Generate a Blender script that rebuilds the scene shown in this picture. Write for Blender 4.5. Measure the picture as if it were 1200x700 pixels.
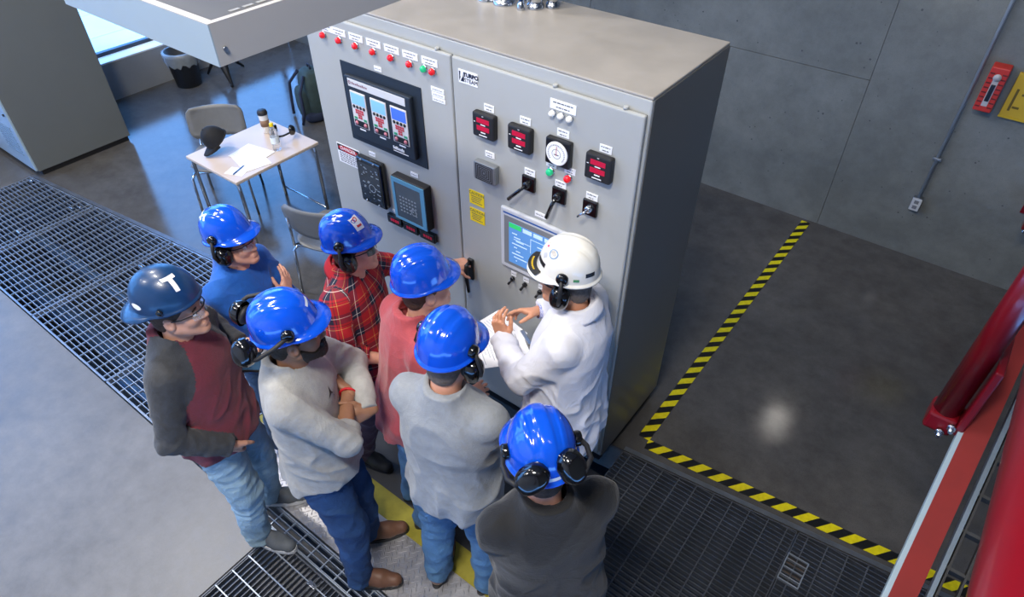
import bpy, bmesh, math, random
import numpy as np
from mathutils import Vector, Matrix, Euler

for _o in list(bpy.data.objects):
    bpy.data.objects.remove(_o, do_unlink=True)
SC = bpy.context.scene
COL = SC.collection
R = math.radians

# ------------------------------------------------------------------ camera
cam_d = bpy.data.cameras.new('camera')
cam_d.sensor_width = 36.0
cam_d.lens = 23.43
cam_d.clip_start = 0.05
cam = bpy.data.objects.new('camera', cam_d)
cam.location = (0.98, -2.13, 3.35)
cam.rotation_euler = (R(48.38), 0, R(37.35))
COL.objects.link(cam)
SC.camera = cam

# ------------------------------------------------------------------ view, world and lights
SC.view_settings.view_transform = 'Standard'
SC.view_settings.look = 'None'
SC.view_settings.gamma = 1.0
SC.view_settings.use_curve_mapping = False
SC.view_settings.exposure = 0.0

world = bpy.data.worlds.new('daylight')
SC.world = world
world.use_nodes = True
_bg = world.node_tree.nodes['Background']
_bg.inputs['Color'].default_value = (0.15, 0.41, 1.0, 1)
_bg.inputs['Strength'].default_value = 7.0

def area_light(name, loc, rot, sx, sy, power, color=(1, 1, 1)):
    l = bpy.data.lights.new(name, 'AREA')
    l.shape = 'RECTANGLE'; l.size = sx; l.size_y = sy
    l.energy = power; l.color = color
    o = bpy.data.objects.new(name, l)
    o.location = loc; o.rotation_euler = rot
    COL.objects.link(o)
    return o

sun_d = bpy.data.lights.new('sun', 'SUN'); sun_d.energy = 1.3; sun_d.angle = R(1.0); sun_d.color = (1.0, 0.95, 0.88)
sun = bpy.data.objects.new('sun', sun_d); sun.rotation_euler = (R(-32), R(0), 0); sun.location = (-12, -8, 14); COL.objects.link(sun)

# ceiling luminaires of the hall: (x, y, power)
LAMPS = [(-5.6, -4.2, 35), (-3.3, -4.2, 120), (0.5, -2.8, 260),
         (-4.6, -0.9, 140), (-2.3, -1.6, 110), (2.6, -1.5, 5)]
LAMP_Z = 5.6
for _x, _y, _p in LAMPS:
    area_light('ceiling_lamp_light', (_x, _y, LAMP_Z - 0.09), (0, 0, 0), 1.15, 0.28, _p, (1.0, 0.94, 0.86))
# wall lamp above the right of the back wall, just over the picture
area_light('wall_lamp_light', (0.52, 3.06, 2.30), (R(-8), 0, 0), 0.06, 0.20, 1.6, (1.0, 0.94, 0.86))

# ------------------------------------------------------------------ helpers
def lin(h):
    h = h.lstrip('#')
    c = [int(h[i:i + 2], 16) / 255 for i in (0, 2, 4)]
    return tuple(((x + 0.055) / 1.055) ** 2.4 if x > 0.04045 else x / 12.92 for x in c)

MATS = {}
def M(name, col='#808080', rough=0.5, metal=0.0, var=0.0, scale=6.0, bump=0.0, bscale=60.0,
      coat=0.0, emit=None, estr=0.0, trans=0.0, alpha=1.0, rvar=0.0, detail=4.0, stretch=None, sheen=0.0, wrinkle=0.0):
    if name in MATS:
        return MATS[name]
    m = bpy.data.materials.new(name); m.use_nodes = True
    nt = m.node_tree; b = nt.nodes['Principled BSDF']
    c = lin(col) if isinstance(col, str) else col
    b.inputs['Base Color'].default_value = (*c, 1)
    b.inputs['Roughness'].default_value = rough
    b.inputs['Metallic'].default_value = metal
    if coat:
        b.inputs['Coat Weight'].default_value = coat
        b.inputs['Coat Roughness'].default_value = 0.06
    if sheen:
        b.inputs['Sheen Weight'].default_value = sheen
    if trans:
        b.inputs['Transmission Weight'].default_value = trans
    if alpha < 1:
        b.inputs['Alpha'].default_value = alpha
    if emit:
        b.inputs['Emission Color'].default_value = (*lin(emit), 1)
        b.inputs['Emission Strength'].default_value = estr
    if var or bump or rvar:
        tc = nt.nodes.new('ShaderNodeTexCoord')
        src = tc.outputs['Object']
        if stretch:
            mp = nt.nodes.new('ShaderNodeMapping'); mp.inputs['Scale'].default_value = stretch
            nt.links.new(src, mp.inputs['Vector']); src = mp.outputs['Vector']
    if var or rvar:
        n = nt.nodes.new('ShaderNodeTexNoise'); n.inputs['Scale'].default_value = scale
        n.inputs['Detail'].default_value = detail; n.inputs['Roughness'].default_value = 0.6
        nt.links.new(src, n.inputs['Vector'])
        if var:
            rp = nt.nodes.new('ShaderNodeValToRGB')
            rp.color_ramp.elements[0].position = 0.3; rp.color_ramp.elements[1].position = 0.7
            rp.color_ramp.elements[0].color = (*[x * (1 - var) for x in c], 1)
            rp.color_ramp.elements[1].color = (*[min(1, x * (1 + var)) for x in c], 1)
            nt.links.new(n.outputs['Fac'], rp.inputs['Fac'])
            nt.links.new(rp.outputs['Color'], b.inputs['Base Color'])
        if rvar:
            mr = nt.nodes.new('ShaderNodeMapRange')
            mr.inputs['From Min'].default_value = 0.3; mr.inputs['From Max'].default_value = 0.7
            mr.inputs['To Min'].default_value = max(0.02, rough - rvar); mr.inputs['To Max'].default_value = rough + rvar
            nt.links.new(n.outputs['Fac'], mr.inputs['Value'])
            nt.links.new(mr.outputs['Result'], b.inputs['Roughness'])
    if bump:
        n2 = nt.nodes.new('ShaderNodeTexNoise'); n2.inputs['Scale'].default_value = bscale
        n2.inputs['Detail'].default_value = 3
        nt.links.new(src, n2.inputs['Vector'])
        bp = nt.nodes.new('ShaderNodeBump'); bp.inputs['Strength'].default_value = bump
        bp.inputs['Distance'].default_value = 0.01
        nt.links.new(n2.outputs['Fac'], bp.inputs['Height'])
        if wrinkle:                              # soft cloth wrinkles
            n4 = nt.nodes.new('ShaderNodeTexNoise'); n4.inputs['Scale'].default_value = 9; n4.inputs['Detail'].default_value = 2.5; n4.inputs['Distortion'].default_value = 1.2
            nt.links.new(src, n4.inputs['Vector'])
            ab = nt.nodes.new('ShaderNodeMath'); ab.operation = 'SUBTRACT'; ab.inputs[1].default_value = 0.5; nt.links.new(n4.outputs['Fac'], ab.inputs[0])
            a2 = nt.nodes.new('ShaderNodeMath'); a2.operation = 'ABSOLUTE'; nt.links.new(ab.outputs[0], a2.inputs[0])
            a3 = nt.nodes.new('ShaderNodeMath'); a3.operation = 'POWER'; a3.inputs[1].default_value = 0.6; nt.links.new(a2.outputs[0], a3.inputs[0])
            b2 = nt.nodes.new('ShaderNodeBump'); b2.inputs['Strength'].default_value = wrinkle; b2.inputs['Distance'].default_value = 0.03; b2.invert = True
            nt.links.new(a3.outputs[0], b2.inputs['Height']); nt.links.new(b2.outputs['Normal'], bp.inputs['Normal'])
        nt.links.new(bp.outputs['Normal'], b.inputs['Normal'])
    MATS[name] = m
    return m

def concrete(name, col, dark, speck, rough, rvar, scale=0.8, speck_amt=0.5, cloud=1.0, bump=0.05):
    """cast or polished concrete: soft clouds, mottling and fine aggregate or pores"""
    m = bpy.data.materials.new(name); m.use_nodes = True
    nt = m.node_tree; b = nt.nodes['Principled BSDF']
    tc = nt.nodes.new('ShaderNodeTexCoord')
    def noise(s, d, r=0.6):
        n = nt.nodes.new('ShaderNodeTexNoise'); n.inputs['Scale'].default_value = s
        n.inputs['Detail'].default_value = d; n.inputs['Roughness'].default_value = r
        nt.links.new(tc.outputs['Object'], n.inputs['Vector']); return n
    def ramp(src, p0, p1, c0, c1):
        r = nt.nodes.new('ShaderNodeValToRGB')
        r.color_ramp.elements[0].position = p0; r.color_ramp.elements[1].position = p1
        r.color_ramp.elements[0].color = (*c0, 1); r.color_ramp.elements[1].color = (*c1, 1)
        nt.links.new(src, r.inputs['Fac']); return r
    def mix(f, a, bb, mode='MIX'):
        x = nt.nodes.new('ShaderNodeMix'); x.data_type = 'RGBA'; x.blend_type = mode
        if isinstance(f, float): x.inputs[0].default_value = f
        else: nt.links.new(f, x.inputs[0])
        for s, v in ((6, a), (7, bb)):
            if isinstance(v, tuple): x.inputs[s].default_value = (*v, 1)
            else: nt.links.new(v, x.inputs[s])
        return x.outputs[2]
    n1 = noise(scale, 6)
    base = ramp(n1.outputs['Fac'], 0.3, 0.7, lin(dark), lin(col)).outputs['Color']
    n2 = noise(scale * 9, 5, 0.7)
    mott = ramp(n2.outputs['Fac'], 0.35, 0.65, (0.82,) * 3, (1.12,) * 3).outputs['Color']
    c1 = mix(cloud, base, mott, 'MULTIPLY')
    n3 = noise(190, 2, 0.8)
    sp = ramp(n3.outputs['Fac'], 0.55, 0.72, (0, 0, 0), (1, 1, 1)).outputs['Color']
    sm = nt.nodes.new('ShaderNodeMath'); sm.operation = 'MULTIPLY'; sm.inputs[1].default_value = speck_amt
    nt.links.new(sp, sm.inputs[0])
    c2 = mix(sm.outputs[0], c1, lin(speck))
    nt.links.new(c2, b.inputs['Base Color'])
    mr = nt.nodes.new('ShaderNodeMapRange')
    mr.inputs['From Min'].default_value = 0.3; mr.inputs['From Max'].default_value = 0.7
    mr.inputs['To Min'].default_value = rough - rvar; mr.inputs['To Max'].default_value = rough + rvar
    nt.links.new(n2.outputs['Fac'], mr.inputs['Value'])
    nt.links.new(mr.outputs['Result'], b.inputs['Roughness'])
    if bump:
        bp = nt.nodes.new('ShaderNodeBump'); bp.inputs['Strength'].default_value = bump
        bp.inputs['Distance'].default_value = 0.004
        nt.links.new(n3.outputs['Fac'], bp.inputs['Height'])
        nt.links.new(bp.outputs['Normal'], b.inputs['Normal'])
    MATS[name] = m
    return m

class MB:
    """collects simple solids into one mesh"""
    def __init__(s): s.v = []; s.f = []; s.sm = []
    def add(s, vs, fs, smooth=False):
        o = len(s.v); s.v += [tuple(v) for v in vs]
        s.f += [tuple(i + o for i in f) for f in fs]; s.sm += [smooth] * len(fs); return s
    def box(s, x0, x1, y0, y1, z0, z1, ch=0.0):
        if ch <= 0:
            vs = [(x, y, z) for z in (z0, z1) for y in (y0, y1) for x in (x0, x1)]
            return s.add(vs, [(0, 2, 3, 1), (4, 5, 7, 6), (0, 1, 5, 4), (2, 6, 7, 3), (0, 4, 6, 2), (1, 3, 7, 5)])
        c = min(ch, (x1 - x0) / 2.01, (y1 - y0) / 2.01, (z1 - z0) / 2.01)
        bm = bmesh.new()
        m = Matrix.Translation(((x0 + x1) / 2, (y0 + y1) / 2, (z0 + z1) / 2)) @ Matrix.Diagonal((x1 - x0, y1 - y0, z1 - z0, 1))
        bmesh.ops.create_cube(bm, size=1, matrix=m)
        bmesh.ops.bevel(bm, geom=bm.edges[:], offset=c, segments=2, profile=0.5, affect='EDGES')
        s.add([v.co[:] for v in bm.verts], [[v.index for v in f.verts] for f in bm.faces]) if not bm.verts.index_update() else None
        bm.free(); return s
    def tube(s, pts, r, n=10, caps=True, smooth=True):
        pts = [Vector(p) for p in pts]
        rs = r if isinstance(r, (list, tuple)) else [r] * len(pts)
        rings = []
        up = None
        for i, p in enumerate(pts):
            a = pts[max(i - 1, 0)]; b = pts[min(i + 1, len(pts) - 1)]
            t = (b - a).normalized()
            if up is None:
                up = Vector((0, 0, 1)) if abs(t.z) < 0.9 else Vector((1, 0, 0))
            u = (up - t * up.dot(t)).normalized(); w = t.cross(u); up = u
            rings.append([p + (u * math.cos(k * 2 * math.pi / n) + w * math.sin(k * 2 * math.pi / n)) * rs[i] for k in range(n)])
        vs = [v for rg in rings for v in rg]; fs = []
        for i in range(len(pts) - 1):
            for k in range(n):
                fs.append((i * n + k, i * n + (k + 1) % n, (i + 1) * n + (k + 1) % n, (i + 1) * n + k))
        s.add(vs, fs, smooth)
        if caps:
            o = len(s.v) - len(vs)
            s.f += [tuple(o + k for k in range(n))[::-1], tuple(o + (len(pts) - 1) * n + k for k in range(n))]
            s.sm += [False, False]
        return s
    def lathe(s, prof, center=(0, 0, 0), n=24, axis='z', smooth=True):
        cx, cy, cz = center; vs = []; fs = []
        for r, h in prof:
            for k in range(n):
                a = 2 * math.pi * k / n; c, d = r * math.cos(a), r * math.sin(a)
                vs.append({'z': (cx + c, cy + d, cz + h), 'y': (cx + c, cy + h, cz - d), 'x': (cx + h, cy + c, cz + d)}[axis])
        for i in range(len(prof) - 1):
            for k in range(n):
                fs.append((i * n + k, i * n + (k + 1) % n, (i + 1) * n + (k + 1) % n, (i + 1) * n + k))
        return s.add(vs, fs, smooth)
    def prism(s, poly, z0, z1):
        n = len(poly); vs = [(x, y, z0) for x, y in poly] + [(x, y, z1) for x, y in poly]
        fs = [tuple(range(n))[::-1], tuple(range(n, 2 * n))] + [(i, (i + 1) % n, n + (i + 1) % n, n + i) for i in range(n)]
        return s.add(vs, fs)
    def mesh(s, name, mat=None):
        me = bpy.data.meshes.new(name); me.from_pydata(s.v, [], s.f)
        me.polygons.foreach_set('use_smooth', s.sm)
        if mat: me.materials.append(mat)
        me.update(); return me
    def build(s, name, mat=None, parent=None, loc=None, rot=None):
        return link(name, s.mesh(name, mat), parent, loc, rot)

def link(name, me, parent=None, loc=None, rot=None, scale=None):
    o = bpy.data.objects.new(name, me); COL.objects.link(o)
    if parent: o.parent = parent
    if loc is not None: o.location = loc
    if rot is not None: o.rotation_euler = rot
    if scale is not None: o.scale = scale
    return o

def tag(o, label=None, cat=None, group=None, kind=None):
    if label: o['label'] = label
    if cat: o['category'] = cat
    if group: o['group'] = group
    if kind: o['kind'] = kind
    return o

def thing(name, label, cat, loc=(0, 0, 0), rz=0.0, group=None):
    o = link(name, None, None, loc, (0, 0, rz)); o.empty_display_size = 0.1
    return tag(o, label, cat, group)

def struct(name, mb, mat, label=None):
    return tag(mb.build(name, mat), label, None, None, 'structure')

def text(name, s, size, mat, parent, loc, rot=(R(90), 0, 0), ext=0.0006, sx=1.0, align='CENTER', extra=0.0):
    cu = bpy.data.curves.new(name, 'FONT'); cu.body = s; cu.size = size
    cu.align_x = align; cu.align_y = 'CENTER'; cu.extrude = ext; cu.offset = extra
    t = bpy.data.objects.new(name, cu); COL.objects.link(t)
    dg = bpy.context.evaluated_depsgraph_get()
    me = bpy.data.meshes.new_from_object(t.evaluated_get(dg))
    bpy.data.objects.remove(t, do_unlink=True)
    me.materials.clear(); me.materials.append(mat)
    return link(name, me, parent, loc, rot, (sx, 1, 1))
# ------------------------------------------------------------------ materials
GREY = M('cabinet grey paint', '#a9aba9', 0.42, var=0.03, scale=3, bump=0.02, bscale=300)
GREYTOP = M('cabinet top paint dusty', '#a39d95', 0.40, var=0.10, scale=5, rvar=0.08)
BLK = M('black plastic', '#141417', 0.35, var=0.1, scale=20)
BLKG = M('black gloss plastic', '#0c0c0f', 0.16, coat=0.5, var=0.1, scale=20)
BLKM = M('black matte plastic', '#1b1b1e', 0.6, var=0.1, scale=20)
WHT = M('white label stock', '#eeeef0', 0.5, var=0.02, scale=20)
CHROME = M('chrome tube', '#c8ccd2', 0.22, 1.0, var=0.05, scale=10)
STEEL = M('galvanized steel', '#9aa0a8', 0.40, 0.9, var=0.18, scale=14, rvar=0.1)
GALV = M('galvanized grating', '#9da6b2', 0.45, 0.75, var=0.2, scale=8, rvar=0.1)
GRATD = M('worn grating steel', '#5c6068', 0.50, 0.7, var=0.25, scale=8, rvar=0.1)
RED = M('red structural paint', '#690512', 0.30, var=0.08, scale=7, coat=0.3)
REDD = M('dull red beam paint', '#7a1510', 0.75, var=0.1, scale=7)
ORANGE = M('orange red plastic', '#b52a20', 0.5, var=0.05)
YEL = M('yellow sheet', '#b8991c', 0.5, var=0.05)
PLATEG = M('grey laminate shell', '#6d6d6c', 0.45, var=0.05, scale=20)
DARKP = M('dark blue black panel', '#1e2732', 0.5, var=0.06, scale=10)
FLOORM = concrete('polished floor concrete', '#5c5a58', '#464443', '#202022', 0.12, 0.04, 0.7, 0.6)
FLOORL = FLOORM
SLABM = concrete('light slab concrete', '#767574', '#636364', '#4c4c4f', 0.42, 0.08, 0.9, 0.35, 0.8)
WALLM = concrete('cast concrete wall', '#757875', '#5c605f', '#434644', 0.72, 0.05, 0.6, 0.30, 0.9, 0.12)
def add_pores(m, scale, thr, dark):
    nt = m.node_tree; b = nt.nodes['Principled BSDF']; src = b.inputs['Base Color'].links[0].from_socket
    tc = nt.nodes.new('ShaderNodeTexCoord'); v = nt.nodes.new('ShaderNodeTexVoronoi'); v.inputs['Scale'].default_value = scale
    n = nt.nodes.new('ShaderNodeTexNoise'); n.inputs['Scale'].default_value = scale * 0.45
    nt.links.new(tc.outputs['Object'], v.inputs['Vector']); nt.links.new(tc.outputs['Object'], n.inputs['Vector'])
    mr = nt.nodes.new('ShaderNodeMapRange'); mr.inputs['From Min'].default_value = 0.5; mr.inputs['From Max'].default_value = 0.72; mr.inputs['To Min'].default_value = 0.0; mr.inputs['To Max'].default_value = thr
    nt.links.new(n.outputs['Fac'], mr.inputs['Value'])
    lt = nt.nodes.new('ShaderNodeMath'); lt.operation = 'LESS_THAN'; nt.links.new(v.outputs['Distance'], lt.inputs[0]); nt.links.new(mr.outputs['Result'], lt.inputs[1])
    mx = nt.nodes.new('ShaderNodeMix'); mx.data_type = 'RGBA'; mx.inputs[7].default_value = (*lin(dark), 1)
    nt.links.new(lt.outputs[0], mx.inputs[0]); nt.links.new(src, mx.inputs[6]); nt.links.new(mx.outputs[2], b.inputs['Base Color'])
add_pores(WALLM, 22, 0.20, '#45494b')
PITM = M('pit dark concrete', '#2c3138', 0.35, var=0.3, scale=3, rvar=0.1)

# ------------------------------------------------------------------ the setting
XL, YB, XR_, YF, ZC = -6.95, 3.25, 5.2, -7.2, 6.2
def far(x):                     # skewed far edge of the service trench
    return -0.52 + (x + 6.02) * 0.1155
# polished floor behind the trench, thick slab so the pit has an edge
b = MB()
b.prism([(XL, far(-6.02) - 0.0), (-6.02, far(-6.02)), (0.06, far(0.06)), (XR_, far(XR_)), (XR_, YB + 0.2), (XL, YB + 0.2)], -0.25, 0.0)
b.prism([(XL, YF), (-6.02, YF), (-6.02, far(-6.02)), (XL, far(-6.02))], -0.25, 0.0)
struct('floor', b, FLOORM)
b = MB(); b.prism([(-6.02, -1.44), (-6.02, YF), (-1.19, YF), (-1.19, -1.44)], -0.25, 0.0)
struct('floor_slab', b, SLABM, 'light grey concrete floor slab on the near side of the grating')
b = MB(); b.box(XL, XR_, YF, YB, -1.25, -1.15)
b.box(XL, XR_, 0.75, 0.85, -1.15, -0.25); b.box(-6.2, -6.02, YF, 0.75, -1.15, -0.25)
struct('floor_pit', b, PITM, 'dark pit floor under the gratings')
# back wall: cast panels with recessed joints
back = tag(MB().box(XL, XR_, YB + 0.012, YB + 0.25, -0.0, ZC).build('wall_back', M('wall joint grout', '#6a6f72', 0.85, var=0.1)), kind='structure')  # plain grey backing that shows in the panel joints
zs = [0.0, 1.285, 2.50, 3.72, 4.94, ZC]
xs = [XL, -4.68, -2.24, 0.20, 2.64, XR_]
for i in range(5):
    zz = zs if i < 3 else [0.0, 2.50, 4.94, ZC]
    for j in range(len(zz) - 1):
        MB().box(xs[i] + 0.0018, xs[i + 1] - 0.0018, YB, YB + 0.03, zz[j] + (0.0018 if j else 0), zz[j + 1] - 0.0018, 0.0015).build('concrete_panel', WALLM, back)
# floor level kicker, slightly paler
b = MB(); b.box(XR_, XR_ + 0.2, YF, YB, -0.25, ZC)
struct('wall_right', b, WALLM)
# left wall: low sill, piers and a tall window band, daylight outside
SILL = 0.40
b = MB(); b.box(XL - 0.45, XL, YF, YB, 0, SILL)
struct('wall_left', b, M('sill wall paint', '#8d9298', 0.6, var=0.05))
MB().box(XL - 0.47, XL + 0.005, YF, YB, SILL, SILL + 0.02, 0.004).build('window_sill', M('white sill', '#e8ebee', 0.4, var=0.03), bpy.data.objects['wall_left'])
b = MB(); b.box(XL - 0.45, XL, YF, YB, 5.0, ZC)
for y0, y1 in ((-0.95, 0.10), (-4.3, -3.9), (YF, -6.9)):
    b.box(XL - 0.45, XL, y0, y1, SILL + 0.02, 5.0)
b.build('wall_upper', M('white wall paint', '#c9ccd0', 0.7, var=0.03), bpy.data.objects['wall_left'])
FRAME = M('window frame dark', '#3a4048', 0.4, 0.5, var=0.1)
def glass_mat():
    m = bpy.data.materials.new('thin window glass'); m.use_nodes = True
    nt = m.node_tree; nt.nodes.remove(nt.nodes['Principled BSDF'])
    t = nt.nodes.new('ShaderNodeBsdfTransparent'); t.inputs['Color'].default_value = (0.93, 0.97, 0.98, 1)
    g = nt.nodes.new('ShaderNodeBsdfGlossy'); g.inputs['Roughness'].default_value = 0.02
    mx = nt.nodes.new('ShaderNodeMixShader'); mx.inputs[0].default_value = 0.05
    nt.links.new(t.outputs[0], mx.inputs[1]); nt.links.new(g.outputs[0], mx.inputs[2])
    nt.links.new(mx.outputs[0], nt.nodes['Material Output'].inputs[0]); return m
TGLASS = glass_mat()
wn = 1
for y0, y1 in ((0.10, 1.68), (1.68, YB), (-3.9, -2.42), (-2.42, -0.95), (-6.9, -5.6), (-5.6, -4.3)):
    w = tag(link('window_%d' % wn, None, None, (XL - 0.22, y0, SILL + 0.02)), 'tall window pane in the left wall', kind='structure'); wn += 1
    h = 4.58; L = y1 - y0; b = MB()
    b.box(-0.03, 0.03, 0, 0.05, 0, h); b.box(-0.03, 0.03, L - 0.05, L, 0, h)
    b.box(-0.03, 0.03, 0.05, L - 0.05, 0, 0.04); b.box(-0.03, 0.03, 0.05, L - 0.05, h - 0.05, h)
    b.box(-0.03, 0.03, 0.05, L - 0.05, 2.2, 2.26)
    b.build('window_frame', FRAME, w)
    for z0, z1 in ((0.04, 2.2), (2.26, h - 0.05)):
        MB().box(-0.004, 0.004, 0.05, L - 0.05, z0, z1).build('pane', TGLASS, w)
# wall behind the camera
b = MB(); b.box(XL - 0.45, XR_ + 0.2, YF - 0.2, YF, -0.25, ZC)
struct('wall_front', b, M('white wall paint'))
b = MB(); b.box(XL - 0.45, XR_ + 0.2, YF - 0.2, YB + 0.25, ZC, ZC + 0.2)
struct('ceiling', b, M('ceiling paint', '#b4b6b8', 0.8, var=0.03))
# daylight portals in the window openings
def portal(loc, rot, sx, sy):
    o = area_light('window_portal', loc, rot, sx, sy, 1); o.data.cycles.is_portal = True
portal((XL - 0.24, 1.68, 2.7), (0, R(-90), 0), 4.5, 3.1)
portal((XL - 0.24, -2.42, 2.7), (0, R(-90), 0), 4.5, 2.9)
portal((XL - 0.24, -5.6, 2.7), (0, R(-90), 0), 4.5, 2.6)
# outside terrace: bright pavers
out = tag(MB().box(XL - 9, XL - 0.46, YF - 3, YB + 9, -0.02, 0.20).build('ground_outside', M('paver bed', '#8a8f96', 0.8, var=0.05)), kind='structure')
PAV = M('pale terrace paver', '#e9edf2', 0.7, var=0.04, scale=3)
for i in range(8):
    for j in range(10):
        MB().box(-0.445, 0.445, -0.445, 0.445, 0, 0.03, 0.004).build('paver', PAV, out, (XL - 0.93 - 0.9 * i, -2.0 + 0.9 * j, 0.20))
struct('wall_outside', MB().box(XL - 6.0, XL - 5.6, -1.5, YB + 6, 0.2, 0.75), M('terrace kerb', '#5f6872', 0.7, var=0.1), 'dark low wall on the terrace outside the window')

# ceiling luminaires (housing and diffuser)
for i, (x, y, p) in enumerate(LAMPS):
    t = thing('ceiling_lamp', 'long white ceiling lamp hanging high above the hall', 'lamp', (x, y, LAMP_Z), group='ceiling lamps')
    MB().box(-0.62, 0.62, -0.17, 0.17, -0.05, 0.05, 0.01).build('housing', M('lamp housing white', '#d8d8d8', 0.5, var=0.02), t)
    for s in (-1, 1):
        MB().tube([(0.5 * s, 0, 0.05), (0.5 * s, 0, ZC - LAMP_Z)], 0.006, 6).build('hanger', STEEL, t)
t = thing('wall_lamp', 'small wall lamp over the right of the concrete wall', 'lamp', (0.52, YB, 2.36))
MB().box(-0.13, 0.13, -0.20, -0.0, 0.0, 0.09, 0.015).build('housing', M('lamp housing white'), t)

# ------------------------------------------------------------------ trench gratings
BARX = MB().box(0, 1, -0.0022, 0.0022, -0.030, 0.0).mesh('bearing_bar', GALV)
RODY = MB().box(-0.003, 0.003, 0, 1, -0.012, 0.0005).mesh('cross_rod', GALV)
BARXD = MB().box(0, 1, -0.0025, 0.0025, -0.030, 0.0).mesh('bearing_bar', GRATD)
RODYD = MB().box(-0.003, 0.003, 0, 1, -0.012, 0.0005).mesh('cross_rod', GRATD)
BARYD = MB().box(-0.0022, 0.0022, 0, 1, -0.030, 0.0).mesh('bearing_bar', GRATD)
RODXD = MB().box(0, 1, -0.003, 0.003, -0.012, 0.0005).mesh('cross_rod', GALV)

def grating(label, x0, x1, y0, y1f, pitch_bar, pitch_rod, bar, rod, group):
    """panel with bars along X and rods along Y; y1f(x) gives the far edge"""
    t = thing('floor_grating', label, 'grating', (x0, y0, 0.0), group=group)
    f0, f1 = y1f(x0) - y0, y1f(x1) - y0
    L = x1 - x0
    sl = (f1 - f0) / L
    y = 0.010
    while y < max(f0, f1) - 0.012:
        xa, xb = 0.004, L - 0.004
        if abs(sl) > 1e-4:
            xc = (y + 0.012 - f0) / sl
            if sl > 0: xa = max(xa, xc)
            else: xb = min(xb, xc)
        if xb - xa > 0.02:
            link('bearing_bar', bar, t, (xa, y, 0), None, (xb - xa, 1, 1))
        y += pitch_bar
    n = max(1, int(round(L / pitch_rod)))
    for k in range(n):
        x = (k + 0.5) * L / n
        ln = f0 + sl * x - 0.014
        if ln > 0.03: link('cross_rod', rod, t, (x, 0.004, 0), None, (1, ln, 1))
    m = rod.materials[0]
    b = MB()
    b.add([(0, 0, -.032), (L, 0, -.032), (L, 0.006, -.032), (0, 0.006, -.032), (0, 0, .001), (L, 0, .001), (L, 0.006, .001), (0, 0.006, .001)],
          [(0, 3, 2, 1), (4, 5, 6, 7), (0, 1, 5, 4), (1, 2, 6, 5), (2, 3, 7, 6), (3, 0, 4, 7)])
    b.box(0, 0.005, 0, f0 - 0.006, -0.032, 0.001); b.box(L - 0.005, L, 0, f1 - 0.006, -0.032, 0.001)
    q = [(0, f0 - 0.014), (L, f1 - 0.014), (L, f1 - 0.006), (0, f0 - 0.006)]
    b.prism(q, -0.032, 0.001)
    b.build('edge_frame', m, t)
    return t

gx = [-6.02, -5.05, -4.0, -2.95, -1.90]
names = ['galvanized floor grating beside the tall grey enclosure, farthest left',
         'second galvanized floor grating from the tall grey enclosure',
         'galvanized floor grating left of the man with the dark navy helmet',
         'galvanized floor grating under and behind the man in blue, next to the tread plate']
for i in range(4):
    grating(names[i], gx[i] + 0.003, gx[i + 1] - 0.003, -1.43, far, 0.034, 0.105, BARX, RODY, 'galvanized floor gratings')
gx = [0.06, 1.085, 2.11, 3.135]
names = ['dark worn floor grating in front of the cabinet corner, beside the man in black',
         'dark worn floor grating by the striped tape, under the red walkway',
         'dark worn floor grating at the far right beyond the red walkway']
for i in range(3):
    grating(names[i], gx[i] + 0.003, gx[i + 1] - 0.003, -2.0, far, 0.028, 0.105, BARXD, RODYD, 'worn floor gratings')
grating('narrow galvanized grating strip between the slab and the tread plate', -1.897, 0.055, -1.43, lambda x: -1.31, 0.030, 0.103, BARX, RODY, 'galvanized floor gratings')
# near grating, bars along Y
t = thing('floor_grating', 'dark floor grating in front of the light slab corner at the bottom edge', 'grating', (-1.18, -2.75, 0), group='worn floor gratings')
for k in range(42):
    link('bearing_bar', BARYD, t, (0.014 + 0.0295 * k, 0.004, 0), None, (1, 1.30, 1))
for k in range(13):
    link('cross_rod', RODXD, t, (0.004, 0.05 + 0.1 * k, 0), None, (1.228, 1, 1))
b = MB(); b.box(0, 1.236, 0, 0.006, -0.032, 0.001); b.box(0, 1.236, 1.302, 1.31, -0.032, 0.001); b.box(0, 0.006, 0.006, 1.302, -.032, .001); b.box(1.23, 1.236, 0.006, 1.302, -.032, .001)
b.build('edge_frame', GRATD, t)
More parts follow.
